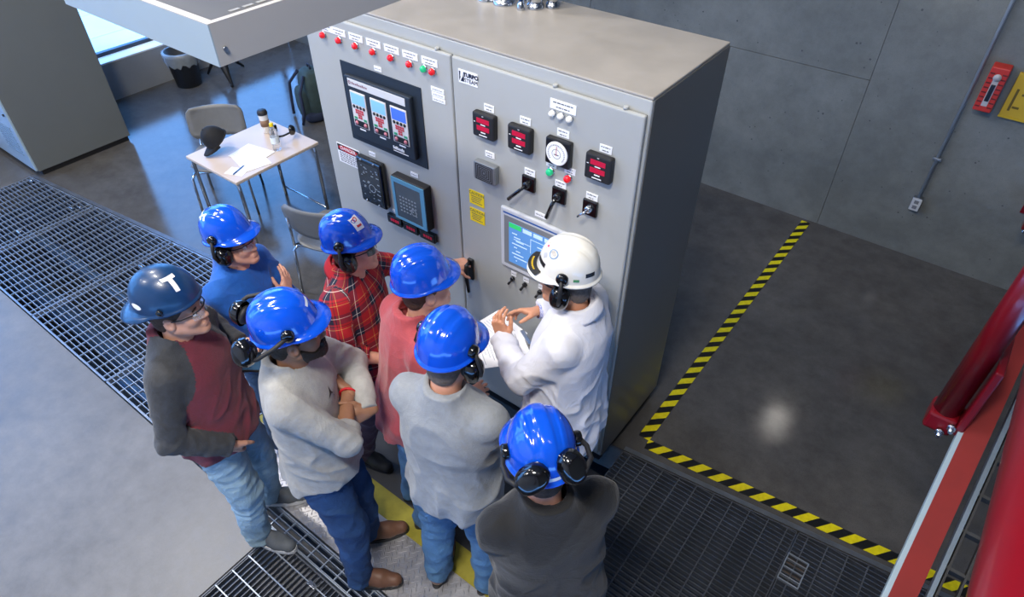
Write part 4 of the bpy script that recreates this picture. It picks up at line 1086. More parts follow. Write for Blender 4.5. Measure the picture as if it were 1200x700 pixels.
def _beard(X, Y, Z):
    top = Z - (-0.020 - 0.9 * np.clip(Y - 0.02, 0, 0.045) + 0.014 * (np.abs(X) < 0.028))
    ear = 0.018 - Y + 0 * X
    low = -0.125 - Z + 0 * X
    lip = 0.017 - np.sqrt((X * 0.75) ** 2 + (Z + 0.065) ** 2 + (Y - 0.105) ** 2 * 0.3)
    return np.maximum(np.maximum(top, ear), np.maximum(low, lip))
BEARD_V, BEARD_F = shell_mesh(_beard)

# ---- hand: wrist at origin, fingers +Y, back of the hand +Z, thumb on the side sg
def hand_mesh(sg, curl, thumb=(0.5, 0.2), spread=0.10, lowres=False):
    F = Field((-0.10, -0.075, -0.12), (0.10, 0.22, 0.07), 0.0046 if lowres else 0.0034)
    F.cone((0, -0.022, 0), (0, 0.01, 0), 0.0255, 0.0245)
    bases = [(0.030, 0.093, 0.070, 0.0088), (0.0095, 0.098, 0.078, 0.0092), (-0.011, 0.092, 0.072, 0.0088), (-0.030, 0.083, 0.057, 0.0078)]
    for i, (bx, by, L, r) in enumerate(bases):
        F.cone((sg * bx * 0.55, 0.005, 0), (sg * bx, by, 0.0), 0.0150, 0.0115, 0.014)
    F.ell((sg * 0.018, 0.045, -0.010), (0.030, 0.040, 0.016), 0.012)
    for i, (bx, by, L, r) in enumerate(bases):
        c = curl[i]; p = V3(sg * bx, by, 0.0); a = 0.0
        yaw = spread * (1.5 - i) * sg
        for j, fr in enumerate((0.46, 0.30, 0.24)):
            a += c * (0.9, 1.1, 0.8)[j]
            d = V3(math.sin(yaw) * math.cos(a), math.cos(yaw) * math.cos(a), -math.sin(a))
            q = p + d * L * fr
            F.cone(p, q, r * (1 - 0.07 * j), r * (0.94 - 0.08 * j), 0.004)
            p = q
    o, dn = thumb
    p0 = V3(sg * 0.022, 0.020, -0.008); d1 = unit(V3(sg * math.sin(0.75 + 0.4 * o), math.cos(0.75 + 0.4 * o), -dn)); p1 = p0 + d1 * 0.046
    d2 = unit(V3(sg * math.sin(0.25 + 0.55 * o), math.cos(0.25 + 0.55 * o), -dn * 1.2)); p2 = p1 + d2 * 0.034
    d3 = unit(V3(sg * math.sin(0.05 + 0.55 * o), math.cos(0.05 + 0.55 * o), -dn * 1.1)); p3 = p2 + d3 * 0.026
    F.cone(p0, p1, 0.0165, 0.0120, 0.012); F.cone(p1, p2, 0.0115, 0.0100, 0.005); F.cone(p2, p3, 0.0100, 0.0082, 0.004)
    return F.surf()

# ---- hard hat surface: origin at the middle of the brim plane, peak towards +Y
def hat_point(phi, v, cap=False, off=0.0):
    ax, ay, hh = (0.108, 0.126, 0.135) if not cap else (0.110, 0.130, 0.138)
    e = 2 / 2.35 if not cap else 2 / 2.15
    r = max(0.0, math.cos(v * math.pi / 2)) ** e; z = hh * max(0.0, math.sin(v * math.pi / 2)) ** e
    x = ax * r * math.sin(phi); y = ay * r * math.cos(phi)
    if not cap:
        g = lambda q, w: math.exp(-(q / w) ** 8)
        fade = min(1, max(0, (z / hh - 0.42) * 3.2))
        fade *= min(1, max(0, (1.02 - abs(y) / ay) * 4))
        rid = (0.0046 * g(x, 0.024) + 0.0040 * g(abs(x) - 0.056, 0.011)) * fade
        z += rid
        s = 1 + 0.02 * min(1, max(0, 0.2 - z / hh) * 5) ; x *= s; y *= s
    if off:
        e1 = 1e-3
        p = np.array([x, y, z]); c = np.array([0, 0, 0.03]); x, y, z = p + unit((p - c) / np.array([ax, ay, hh]) ** 2) * off
    return (x, y, z)
def hat_mesh(cap=False):
    n, m = 120, 34; vs = []; fs = []
    for j in range(m + 1):
        v = 1 - (j / m) ** 1.15 if j < m else 0.0
        for i in range(n): vs.append(hat_point(2 * math.pi * i / n, min(v, 0.999), cap))
    rows = [(0.004, -0.004), (0.45, -0.007), (1.0, -0.012), (1.0, -0.0165), (0.3, -0.0125)]
    for (fr, dz) in rows:
        for i in range(n):
            p = 2 * math.pi * i / n; x, y, z = hat_point(p, 0.0, cap)
            c = math.cos(p); f = max(0, (c - 0.15) / 0.85) ** (0.9 if not cap else 1.2)
            w = 0.010 + 0.034 * f
            if cap: w = 0.006 + 0.056 * max(0, (c - 0.2) / 0.8) ** 0.8
            d = Vector((math.sin(p), math.cos(p) * 1.0, 0)).normalized()
            vs.append((x + d.x * w * fr, y + d.y * w * fr, z + dz - 0.020 * f * fr + (0.012 * (x / 0.12) ** 2 * f * 0)))
    R_ = m + 1 + len(rows)
    for j in range(R_ - 1):
        for i in range(n): fs.append((j * n + i, j * n + (i + 1) % n, (j + 1) * n + (i + 1) % n, (j + 1) * n + i))
    fs.append(tuple(range(n))[::-1])
    return vs, fs
_HAT = {}
for _c in (False, True):
    _v, _f = hat_mesh(_c); _HAT[_c] = (_v, _f)

def sticker(parent, name, mat, phi, v, w, h, rot=0.0, cap=False, shape='rect', off=0.0015, ring=0.0):
    vs = []; fs = []
    def P(a, b):
        ca, sa = math.cos(rot), math.sin(rot); du, dv = a * ca - b * sa, a * sa + b * ca
        vv = v + dv / 0.215; rr = max(0.12, math.cos(min(vv, 0.98) * math.pi / 2))
        return hat_point(phi + du / (0.135 * rr), min(vv, 0.985), cap, off)
    if shape == 'rect':
        for j in range(7):
            for i in range(7): vs.append(P((i / 6 - .5) * w, (j / 6 - .5) * h))
        fs = [(j * 7 + i, j * 7 + i + 1, (j + 1) * 7 + i + 1, (j + 1) * 7 + i) for j in range(6) for i in range(6)]
    else:
        n = 24; rs = [ring + (1 - ring) * k / 4 for k in range(5)] if ring else [0.01, .25, .5, .75, 1]
        for q in rs:
            for i in range(n): vs.append(P(0.5 * w * q * math.cos(2 * math.pi * i / n), 0.5 * h * q * math.sin(2 * math.pi * i / n)))
        fs = [(k * n + i, (k + 1) * n + i, (k + 1) * n + (i + 1) % n, k * n + (i + 1) % n) for k in range(4) for i in range(n)]
    return MB().add(vs, fs, True).build(name, mat, parent)

_cv, _cf = cup_mesh(0.046, 0.043, 0.056, 0.50)
CUP = MB().add(_cv, _cf, True).mesh('ear_cup', BLKG)
CUSH = MB().lathe([(0.020, 0.004), (0.034, 0.0), (0.040, -0.008), (0.036, -0.020), (0.022, -0.022), (0.012, -0.012)], n=20, axis='x').mesh('ear_cushion', BLKM)
PIV = MB().lathe([(0.025, -0.006), (0.025, 0.008), (0.021, 0.014), (0.008, 0.016), (0.0005, 0.016)], n=20, axis='x').mesh('pivot', BLKG)
def earmuff(hat, s, pos, out, path, cup_mat=None, piv=(0.113, -0.005, 0.020), tall=(0, 0, 1)):
    """ear cup on an arm that hinges on the helmet side; pos and out in helmet space"""
    m = rot_to(np.cross(np.asarray(tall, float), np.asarray(out, float)), tall)
    mt = Matrix(((out[0], m[0][1], m[0][2], pos[0]), (out[1], m[1][1], m[1][2], pos[1]), (out[2], m[2][1], m[2][2], pos[2]), (0, 0, 0, 1)))
    x = unit(out); z = unit(np.asarray(tall, float) - x * (np.asarray(tall, float) @ x)); y = np.cross(z, x)
    mt = Matrix([[x[i], y[i], z[i], pos[i]] for i in range(3)] + [[0, 0, 0, 1]])
    e = link('ear_cup', CUP, hat); e.matrix_basis = mt
    c = link('ear_cushion', CUSH, hat); c.matrix_basis = mt
    p = link('pivot', PIV, hat, (piv[0] * s, piv[1], piv[2]), (0, 0, 0 if s > 0 else math.pi))
    MB().tube([(piv[0] * s * 1.06, piv[1], piv[2])] + list(path), 0.0085, 8).build('muff_arm', BLKM, hat)

# ---- torso outline tables: z, half width, half depth, centre y
def prof(kind):
    if kind == 'coat':
        return np.array([(0.60, .235, .185, .005), (0.78, .222, .172, .0), (0.95, .205, .155, .0), (1.08, .193, .143, -.005), (1.21, .195, .143, -.01), (1.33, .197, .140, -.015), (1.41, .182, .122, -.02), (1.46, .138, .098, -.025), (1.52, .085, .080, -.03), (1.56, .07, .07, -.03)])
    if kind == 'core':
        return np.array([(0.84, .15, .10, 0), (1.08, .14, .095, 0), (1.2, .15, .1, 0), (1.3, .16, .1, 0), (1.38, .15, .09, -.01), (1.44, .10, .07, -.02), (1.5, .06, .06, -.03)])
    return np.array([(0.78, .192, .150, .0), (0.92, .186, .146, .0), (1.02, .176, .132, .0), (1.10, .171, .126, .0), (1.21, .174, .126, -.005), (1.33, .180, .126, -.012), (1.41, .168, .110, -.02), (1.46, .128, .092, -.026), (1.51, .080, .078, -.032), (1.56, .07, .07, -.03)])
def smooth_tab(P):
    z = np.linspace(P[0, 0], P[-1, 0], 160)
    out = [np.interp(z, P[:, 0], P[:, i]) for i in range(1, 4)]
    k = np.hanning(17); k /= k.sum()
    out = [np.convolve(np.pad(o, 8, 'edge'), k, 'valid') for o in out]
    return z, out

def ik(S, W, pole, L1, L2):
    S = np.asarray(S, float); W = np.asarray(W, float); d = W - S; L = np.linalg.norm(d)
    if L > (L1 + L2) * 0.995: d = d / L * (L1 + L2) * 0.995; W = S + d; L = np.linalg.norm(d)
    u = d / L; a = (L1 * L1 - L2 * L2 + L * L) / (2 * L); h = math.sqrt(max(0, L1 * L1 - a * a))
    p = np.asarray(pole, float); p = unit(p - u * (p @ u))
    return S + u * a + p * h, W
# ---- whole figure
EYEW = M('eye white', '#e6e2dc', 0.25); EYEI = M('eye iris', '#33261c', 0.2)
HAND_CACHE = {}
def person(label, pos, ang, s, skin, shirt, trousers, shoe, arms, lean=0.0, side=0.0, hyaw=0.0, hpitch=0.0, hroll=0.0, girth=1.0,
           kind='shirt', hem=0.86, feet=((-0.11, 0.0, 8), (0.11, 0.0, -8)), hair=None, beard=None, neckband=None, raglan=None, collar=None,
           seed=1, fold=0.0105, glasses=None, shoe_sole=None):
    root = thing('person', label, 'person', (pos[0] - lean * 0.69 * s * math.cos(R(ang)), pos[1] - lean * 0.69 * s * math.sin(R(ang)), 0.004), R(ang - 90)); root.scale = (s, s, s)
    bend = lambda p: V3(p[0] + side * max(0, p[2] - 0.95), p[1] + lean * max(0, p[2] - 0.95), p[2])
    S = {-1: bend((-0.176, -0.022, 1.416)), 1: bend((0.176, -0.022, 1.416))}
    J = {}
    for sg, key in ((-1, 'L'), (1, 'R')):
        a = arms[key]
        e, w = ik(S[sg], a['w'], a['pole'], 0.285, 0.262); J[sg] = (e, w)
    HC = bend((0, 0.030, 1.640))
    HR = rz_(hyaw) @ rx(-hpitch) @ ry(hroll)
    # ---------------- shirt
    g = girth; tab = prof(kind); z, (ta, tb_, tc) = smooth_tab(tab)
    pts = [S[-1], S[1], J[-1][0], J[1][0], J[-1][1], J[1][1], V3(-.25, -.2, hem - 0.02), V3(.25, .2, 1.57)]
    lo = np.min(pts, 0) - 0.09; hi = np.max(pts, 0) + 0.09; lo[2] = min(lo[2], hem - 0.03); hi[2] = max(1.59, hi[2])
    def torso(X, Y, Z):
        zz = Z + 0 * X[:1] * 0
        A = np.interp(Z, z, ta * g).astype(f32); B = np.interp(Z, z, tb_ * g).astype(f32); Cc = np.interp(Z, z, tc).astype(f32)
        up = np.clip(Z - 0.95, 0, 1)
        x = np.abs((X - f32(side) * up) / A); y = np.abs((Y - f32(lean) * up - Cc) / B)
        q = (x ** 2.3 + y ** 2.3) ** (1 / 2.3)
        d = (q - 1) * np.minimum(A, B)
        th = np.arctan2(X - side * up, Y - lean * up)
        hemw = np.clip((1.12 - Z) / 0.25, 0, 1)
        d = d - f32(0.006) * hemw * np.sin(th * 9 + seed + 2 * np.sin(Z * 9 + seed))
        return d
    F = Field(lo, hi, 0.0075)
    X = F.ax[0][:, None, None]; Y = F.ax[1][None, :, None]; Z = F.ax[2][None, None, :]
    F.D = torso(X, Y, Z).astype(f32)
    F.clip(lambda X, Y, Z: np.maximum(hem + 0.012 * np.sin(7 * X + seed) - Z, Z - 1.555) + 0 * X + 0 * Y)
    nb = bend((0, -0.03, 1.46))
    for sg in (-1, 1):
        F.cone(bend((0.05 * sg, -0.03, 1.468)), S[sg] + V3(-0.012 * sg, 0, 0.0), 0.056, 0.060 * g, 0.035)
    rs = 1.08 if kind == 'coat' else 1.0
    for sg, key in ((-1, 'L'), (1, 'R')):
        a = arms[key]; e, w = J[sg]; fr = a.get('sleeve', 1.0)
        F.cone(S[sg], e, 0.064 * g * rs, 0.053 * g * rs, 0.028, fold=(0.0040, 3.0, 0.1, 1.0, seed + sg))
        wd = unit(w - e); cut = e + (w - e) * fr
        F.cone(e, e + (w - e) * min(1.1, fr + 0.12), 0.053 * g * rs, (0.053 + (0.039 - 0.053) * min(1, fr)) * g * rs, 0.010, cut=(cut, wd), fold=(0.0042, 3.4, 1.0, 0.6, seed * 2 + sg))
    F.add(lambda X, Y, Z: -f32(fold) * crease(X, Y, Z, 15, seed, (1.0, 1.0, 0.8)) - f32(fold * 0.7) * crease(X, Y, Z, 27, seed + 9, (1.0, 1.0, 0.9)) * np.clip((1.34 - Z) * 5, 0.25, 1))
    q = F.sub(bend((-.1, -.12, 1.43)), bend((.1, .12, 1.58)), 0.02)
    if q:
        sl, X, Y, Z = q; F.cutd(sl, dcone(X, Y, Z, bend((0, -0.035, 1.46)), bend((0, 0.035, 1.64)), 0.066, 0.078), 0.006)
    v, fc = F.surf()
    # which cloth tube each vertex belongs to, and weave coordinates
    vx, vy, vz = [v[:, i].astype(f32) for i in range(3)]
    A = np.interp(vz, z, ta * g); B = np.interp(vz, z, tb_ * g); up = np.clip(vz - 0.95, 0, 1)
    dt = (np.sqrt(((vx - side * up) / A) ** 2 + ((vy - lean * up - np.interp(vz, z, tc)) / B) ** 2) - 1) * np.minimum(A, B)
    best = dt - 0.0; part = np.zeros(len(v), int)
    uv = np.stack([np.arctan2(vx - side * up, vy - lean * up) * 0.17, vz], 1)
    for sg, key in ((-1, 'L'), (1, 'R')):
        e, w = J[sg]
        for (a_, b_, ra, rb, off) in ((S[sg], e, .062, .050, 0.0), (e, w, .050, .036, 0.285)):
            d = dcone(vx, vy, vz, a_, b_, ra * g * rs, rb * g * rs)
            m = d < best - (0.012 if off == 0 else 0.0)
            ax = unit(b_ - a_); u1 = unit(np.cross(ax, (0, 1, 0.3))); u2 = np.cross(ax, u1)
            rel = v - a_; t = rel @ ax
            nu = np.stack([np.arctan2(rel @ u1, rel @ u2) * 0.06 + 0.5 * sg, t + off], 1)
            uv[m] = nu[m]; best = np.where(m, d, best); part[m] = sg
    if raglan:
        zz = vz; ax_ = np.abs(vx - side * up)
        rg = (ax_ > 0.070 + np.clip(1.49 - zz, 0, 1) * 0.55) & (zz > 1.20)
        part = np.where((part == 0) & rg, np.where(vx > 0, 1, -1), part)
        fp = part[fc]; fs_ = np.where((fp == 1).sum(1) >= 2, 1, np.where((fp == -1).sum(1) >= 2, -1, 0))
        for val, nm, mt in ((0, 'shirt_body', shirt), (1, 'sleeve', raglan), (-1, 'sleeve', raglan)):
            sel = fs_ == val
            if sel.any():
                a_, b_, u = compact(v, fc[sel]); link(nm, raw_mesh(nm, a_, b_, mt, uv=uv[u]), root)
    else:
        nm = 'lab_coat' if kind == 'coat' else 'shirt'
        link(nm, raw_mesh(nm, v, fc, shirt, uv=uv), root)
    # neckband or collar
    if neckband:
        ring = []
        for i in range(29):
            a_ = 2 * math.pi * i / 28; x_, y_ = 0.073 * math.sin(a_), -0.018 + 0.078 * math.cos(a_)
            ring.append(tuple(bend((x_, y_, 1.500 - 0.36 * (y_ + 0.02)))))
        MB().tube(ring, 0.0095, 8, caps=False).build('neckband', neckband, root)
    if collar:
        vs = []; fs = []; n = 30
        for j, (r_, zz, yy) in enumerate(((0.072, 1.500, 0), (0.073, 1.535, 0), (0.078, 1.542, 0), (0.088, 1.530, 0), (0.108, 1.490, 0), (0.114, 1.472, 0))):
            for i in range(n + 1):
                a_ = R(28) + (2 * math.pi - R(56)) * i / n; fr = abs(i / n - .5) * 2
                x_, y_ = r_ * math.sin(a_), -0.020 + r_ * 1.05 * math.cos(a_)
                dz = -0.45 * (y_ + 0.02) - (0.030 * fr ** 6 if j >= 4 else 0)
                vs.append(tuple(bend((x_, y_ + (0.02 * fr ** 6 if j >= 4 else 0), zz + dz))))
        for j in range(5):
            for i in range(n): fs.append((j * (n + 1) + i, j * (n + 1) + i + 1, (j + 1) * (n + 1) + i + 1, (j + 1) * (n + 1) + i))
        o = MB().add(vs, fs, True).build('collar', collar, root); md = o.modifiers.new('thick', 'SOLIDIFY'); md.thickness = 0.004
    # ---------------- trousers
    F = Field((-0.27, -0.26, 0.02), (0.27, 0.28, 1.04), 0.010)
    F.ell((0, -0.008, 0.945), (0.164 * g, 0.118 * g, 0.125))
    for (fx, fy, fa) in feet:
        sx = 1 if fx > 0 else -1
        hip = V3(0.085 * sx, -0.01, 0.90); kn = V3((fx + hip[0]) / 2 + 0.01 * sx, fy * 0.5 + 0.025, 0.50); an = V3(fx, fy - 0.03, 0.06)
        F.cone(hip, kn, 0.098 * g, 0.073 * g, 0.03, fold=(0.002, 2.2, 0.9, 0.9, seed + sx)); F.cone(kn, an, 0.073 * g, 0.064, 0.02, fold=(0.0028, 3.4, 0.4, 1.5, seed + 2 * sx))
    F.clip(lambda X, Y, Z: np.maximum(0.045 - Z, Z - 1.02) + 0 * X + 0 * Y)
    F.add(lambda X, Y, Z: -0.011 * crease(X, Y, Z, 17, seed + 4, (1, 1, 0.9)) - 0.0075 * crease(X, Y, Z, 34, seed + 5, (1, 1, 1.2)))
    link('trousers', raw_mesh('trousers', *F.surf(), trousers), root)
    # ---------------- shoes
    for (fx, fy, fa) in feet:
        F = Field((-0.07, -0.13, 0.0), (0.07, 0.22, 0.15), 0.0065)
        F.cone((0, -0.055, 0.045), (0, 0.08, 0.040), 0.040, 0.044, 0.02); F.cone((0, 0.08, 0.040), (0, 0.150, 0.032), 0.044, 0.036, 0.02)
        F.cone((0, -0.045, 0.06), (0, -0.035, 0.115), 0.040, 0.042, 0.02); F.cone((0, -0.02, 0.10), (0, 0.07, 0.062), 0.032, 0.032, 0.02)
        F.clip(lambda X, Y, Z: 0.020 - Z + 0 * X + 0 * Y)
        o = link('shoe', raw_mesh('shoe', *F.surf(), shoe), root, (fx, fy, 0.0), (0, 0, R(fa)))
        b = MB(); outl = []
        for i in range(28):
            a_ = 2 * math.pi * i / 28; yy = 0.045 + 0.145 * math.cos(a_); w = 0.047 - 0.007 * max(0, -math.cos(a_))
            outl.append((w * math.copysign(abs(math.sin(a_)) ** 0.75, math.sin(a_)), yy))
        b.prism(outl, 0.0, 0.026).build('sole', shoe_sole or BLKM, o)
        b = MB()
        for k in range(4): b.tube([(-0.022, 0.028 + 0.022 * k, 0.098 - 0.010 * k), (0, 0.032 + 0.022 * k, 0.108 - 0.0105 * k), (0.022, 0.028 + 0.022 * k, 0.098 - 0.010 * k)], 0.003, 6)
        tag(b.build('laces', BLKM, o), kind='stuff')
    # ---------------- skin: head, hands, hidden core as one mesh
    VS = []; FS = []; off = 0
    def app(v_, f_):
        nonlocal off
        VS.append(v_); FS.append(f_ + off); off += len(v_)
    app(HEAD_V @ HR.T + HC, HEAD_F)
    for sg, key in ((-1, 'L'), (1, 'R')):
        a = arms[key]; e, w = J[sg]
        hk = (sg, tuple(a.get('curl', (0.4,) * 4)), a.get('thumb', (0.5, 0.2)), a.get('spread', 0.1), a.get('low', True))
        if hk not in HAND_CACHE: HAND_CACHE[hk] = hand_mesh(-sg, *hk[1:])
        hv, hf = HAND_CACHE[hk]
        app(hv @ rot_to(a['f'], a['n']).T + w, hf)
    F = Field((-0.62, -0.35, 0.05), (0.62, 0.62, 1.52), 0.016)
    zc, (ca, cb, cc) = smooth_tab(prof('core'))
    F.ell(bend((0, -0.01, 1.05)), (0.12, 0.08, 0.2)); F.ell(bend((0, -0.015, 1.28)), (0.145, 0.095, 0.16), 0.05)
    F.cone(bend((0, -0.02, 1.36)), HC + V3(0, -0.045, -0.12), 0.05, 0.045, 0.04)
    for sg, key in ((-1, 'L'), (1, 'R')):
        e, w = J[sg]
        F.cone(bend((0, -0.02, 1.38)), S[sg], 0.05, 0.045, 0.04); F.cone(S[sg], e, 0.045, 0.037, 0.02); F.cone(e, w, 0.041, 0.028, 0.012)
    for (fx, fy, fa) in feet:
        sx = 1 if fx > 0 else -1
        F.cone((0.085 * sx, -0.01, 0.90), ((fx + .085 * sx) / 2 + 0.01 * sx, fy * .5 + .025, 0.5), 0.075, 0.05, 0.03); F.cone(((fx + .085 * sx) / 2 + 0.01 * sx, fy * .5 + .025, 0.5), (fx, fy - 0.03, 0.10), 0.05, 0.038, 0.02)
    app(*F.surf())
    link('body', raw_mesh('body', np.concatenate(VS), np.concatenate(FS), skin), root)
    hm = Matrix([[*HR[i], HC[i]] for i in range(3)] + [[0, 0, 0, 1]])
    for sx in (-1, 1):
        o = link('eye', EYE_MESH, root); o.matrix_basis = hm @ Matrix.Translation((0.031 * sx, 0.0825, 0.004))
    if hair:
        o = link('hair', raw_mesh('hair', HAIR_V, HAIR_F, hair), root); o.matrix_basis = hm
        for sx in (-1, 1):
            o = link('eyebrow', BROW, root); o.matrix_basis = hm @ Matrix.Translation((0.031 * sx, 0.0, 0.0))
    if beard:
        o = link('beard', raw_mesh('beard', BEARD_V, BEARD_F, beard), root); o.matrix_basis = hm
    if glasses:
        ge = link('safety_glasses', None, root); ge.matrix_basis = hm
        for sx in (-1, 1):
            vs = []; fs = []
            for j in range(7):
                for i in range(9):
                    x_ = 0.006 + 0.052 * i / 8; zz = 0.020 - 0.040 * j / 6 * (0.8 + 0.2 * math.sin(math.pi * i / 8))
                    vs.append((x_ * sx, 0.114 - 0.9 * max(0, x_ - 0.02) ** 1.6 * 6, zz))
            for j in range(6):
                for i in range(8): fs.append((j * 9 + i, j * 9 + i + 1, (j + 1) * 9 + i + 1, (j + 1) * 9 + i))
            MB().add(vs, fs, True).build('lens', glasses, ge)
            MB().tube([(0.056 * sx, 0.090, 0.016), (0.076 * sx, 0.05, 0.014), (0.084 * sx, -0.02, 0.010)], 0.003, 6).build('temple', BLKM, ge)
        MB().tube([(-0.056, 0.092, 0.021), (-0.03, 0.112, 0.022), (0, 0.117, 0.020), (0.03, 0.112, 0.022), (0.056, 0.092, 0.021)], 0.0028, 6).build('brow_bar', BLKM, ge)
    return root, hm, J
_b = MB(); _b.add(*sup((0, 0, 0), (0.0125, 0.0125, 0.0125), 1.0, 16, 10), True)
EYE_MESH = _b.mesh('eye', EYEW)
_n0 = len(_b.v); EYE_MESH.materials.append(EYEI)
for _p in EYE_MESH.polygons:
    c_ = _p.center
    if c_.y > 0.0105: _p.material_index = 1
BROW = MB().tube([(-0.018, 0.0925, 0.026), (0, 0.0955, 0.030), (0.016, 0.089, 0.027)], [0.0025, 0.004, 0.0025], 8).mesh('eyebrow', M('brow brown', '#4a3526', 0.8, var=0.2, scale=60))

def hard_hat(root, hm, mat, cap=False, up=0.080, fwd=-0.006, pitch=R(6), yaw=0.0, roll=0.0, name='hard_hat'):
    vs, fs = _HAT[cap]
    o = MB().add(vs, fs, True).build(name, mat, root)
    o.matrix_basis = hm @ Matrix.Translation((0, fwd - 0.004, up)) @ Matrix.Rotation(yaw, 4, 'Z') @ Matrix.Rotation(pitch, 4, 'X') @ Matrix.Rotation(roll, 4, 'Y')
    md = o.modifiers.new('thick', 'SOLIDIFY'); md.thickness = 0.0025; md.offset = -1
    b = MB()
    ring = [(0.098 * math.sin(2 * math.pi * i / 32), 0.116 * math.cos(2 * math.pi * i / 32), -0.006) for i in range(33)]
    b.tube(ring, 0.010, 6, caps=False); b.build('suspension_band', BLKM, o)
    return o
def worn_muffs(hat, sides=(-1, 1)):
    for s in sides:
        earmuff(hat, s, (0.094 * s, -0.004, -0.086), (s, 0.0, -0.10), [(0.136 * s, -0.010, -0.02), (0.150 * s, -0.014, -0.06), (0.141 * s, -0.010, -0.092)])

# ---- cloth and skin colours
BLUEH = M('blue helmet gloss', '#0a50d2', 0.16, coat=0.8, var=0.03, scale=4)
NAVYH = M('navy helmet satin', '#12365f', 0.34, var=0.08, scale=6, coat=0.15)
WHITEH = M('white helmet gloss', '#e6e4dc', 0.22, coat=0.6, var=0.03, scale=5)
def skin(name, col): return M(name, col, 0.48, var=0.08, scale=25, bump=0.05, bscale=400)
SK1, SK2, SK3, SK4 = skin('skin fair', '#c8957c'), skin('skin rosy', '#d39c86'), skin('skin olive', '#946a50'), skin('skin tan', '#c98f70')
HRB, HRD, HRL = M('hair brown', '#4a3527', 0.7, var=0.25, scale=80), M('hair black', '#17130f', 0.6, var=0.25, scale=80), M('hair grey brown', '#6b6058', 0.7, var=0.25, scale=80)
def cloth(name, col, var=0.08, bs=220, sheen=0.15, rough=0.85, bump=0.25): return M(name, col, rough, var=var, scale=30, bump=bump, bscale=bs, sheen=sheen, wrinkle=0.14)
MAROON, CHAR = cloth('maroon jersey', '#6d2533'), cloth('charcoal heather', '#34363a', 0.25)
COBALT, SALMON = cloth('cobalt knit', '#0f57ae'), cloth('faded red knit', '#a5444b')
HEATH, SILVER, INKB = cloth('pale heather grey', '#9b9b99', 0.1), cloth('mid heather grey', '#8b9096', 0.1), cloth('black sweatshirt', '#111215', 0.12)
COATW = cloth('white coat cotton', '#dcdde6', 0.02, 300, 0.05, 0.75, 0.1)
def denim(name, col, var): return M(name, col, 0.85, var=var, scale=7, bump=0.3, bscale=260, wrinkle=0.24)
JL, JD, JM, PUR, SLATE = denim('light washed denim', '#90aab8', 0.2), denim('dark denim', '#1f3f68', 0.28), denim('mid denim', '#4d7497', 0.22), cloth('plum trousers', '#4a2b3a'), denim('dark slate denim', '#3a4f66', 0.2)
SHG, SHB, SHK = M('grey canvas shoe', '#565b61', 0.8, var=0.15, scale=30), M('brown leather shoe', '#6b4a38', 0.5, var=0.15, scale=20), M('black shoe', '#202124', 0.5, var=0.1)
SOLW = M('pale rubber sole', '#c4c6c8', 0.6, var=0.05)

def plaid():
    m = bpy.data.materials.new('red plaid flannel'); m.use_nodes = True; nt = m.node_tree; bs = nt.nodes['Principled BSDF']; bs.inputs['Roughness'].default_value = 0.85
    uv = nt.nodes.new('ShaderNodeUVMap'); uv.uv_map = 'weave'; sp = nt.nodes.new('ShaderNodeSeparateXYZ'); nt.links.new(uv.outputs[0], sp.inputs[0])
    def chan(o):
        d = nt.nodes.new('ShaderNodeMath'); d.operation = 'DIVIDE'; d.inputs[1].default_value = 0.13; nt.links.new(o, d.inputs[0])
        fr = nt.nodes.new('ShaderNodeMath'); fr.operation = 'FRACT'; nt.links.new(d.outputs[0], fr.inputs[0])
        r = nt.nodes.new('ShaderNodeValToRGB'); r.color_ramp.interpolation = 'CONSTANT'; e = r.color_ramp.elements
        stops = [(0.0, '#a81524'), (0.30, '#141a33'), (0.43, '#e0dcd6'), (0.455, '#141a33'), (0.68, '#a81524'), (0.76, '#3a1424'), (0.80, '#a81524'), (0.90, '#d9b25a'), (0.92, '#a81524')]
        e[0].position = 0; e[0].color = (*lin(stops[0][1]), 1); e[1].position = stops[1][0]; e[1].color = (*lin(stops[1][1]), 1)
        for p, c in stops[2:]:
            x = e.new(p); x.color = (*lin(c), 1)
        nt.links.new(fr.outputs[0], r.inputs['Fac']); return r.outputs['Color']
    a, b_ = chan(sp.outputs['X']), chan(sp.outputs['Y'])
    mx = nt.nodes.new('ShaderNodeMix'); mx.data_type = 'RGBA'; mx.inputs[0].default_value = 0.5; nt.links.new(a, mx.inputs[6]); nt.links.new(b_, mx.inputs[7])
    nt.links.new(mx.outputs[2], bs.inputs['Base Color']); return m
PLAID = plaid()
def check_mat():
    m = bpy.data.materials.new('blue check cotton'); m.use_nodes = True; nt = m.node_tree; bs = nt.nodes['Principled BSDF']; bs.inputs['Roughness'].default_value = 0.8
    tc = nt.nodes.new('ShaderNodeTexCoord'); ch = nt.nodes.new('ShaderNodeTexChecker'); ch.inputs['Scale'].default_value = 160
    ch.inputs['Color1'].default_value = (*lin('#6f7cc4'), 1); ch.inputs['Color2'].default_value = (*lin('#d5d8ee'), 1)
    nt.links.new(tc.outputs['Object'], ch.inputs['Vector']); nt.links.new(ch.outputs['Color'], bs.inputs['Base Color']); return m
CHECK = check_mat()
LCLEAR = M('clear safety lens', '#e8f0f4', 0.05, alpha=0.25, coat=0.5); LTINT = M('teal tinted lens', '#0f4a50', 0.08, alpha=0.85, coat=0.6)

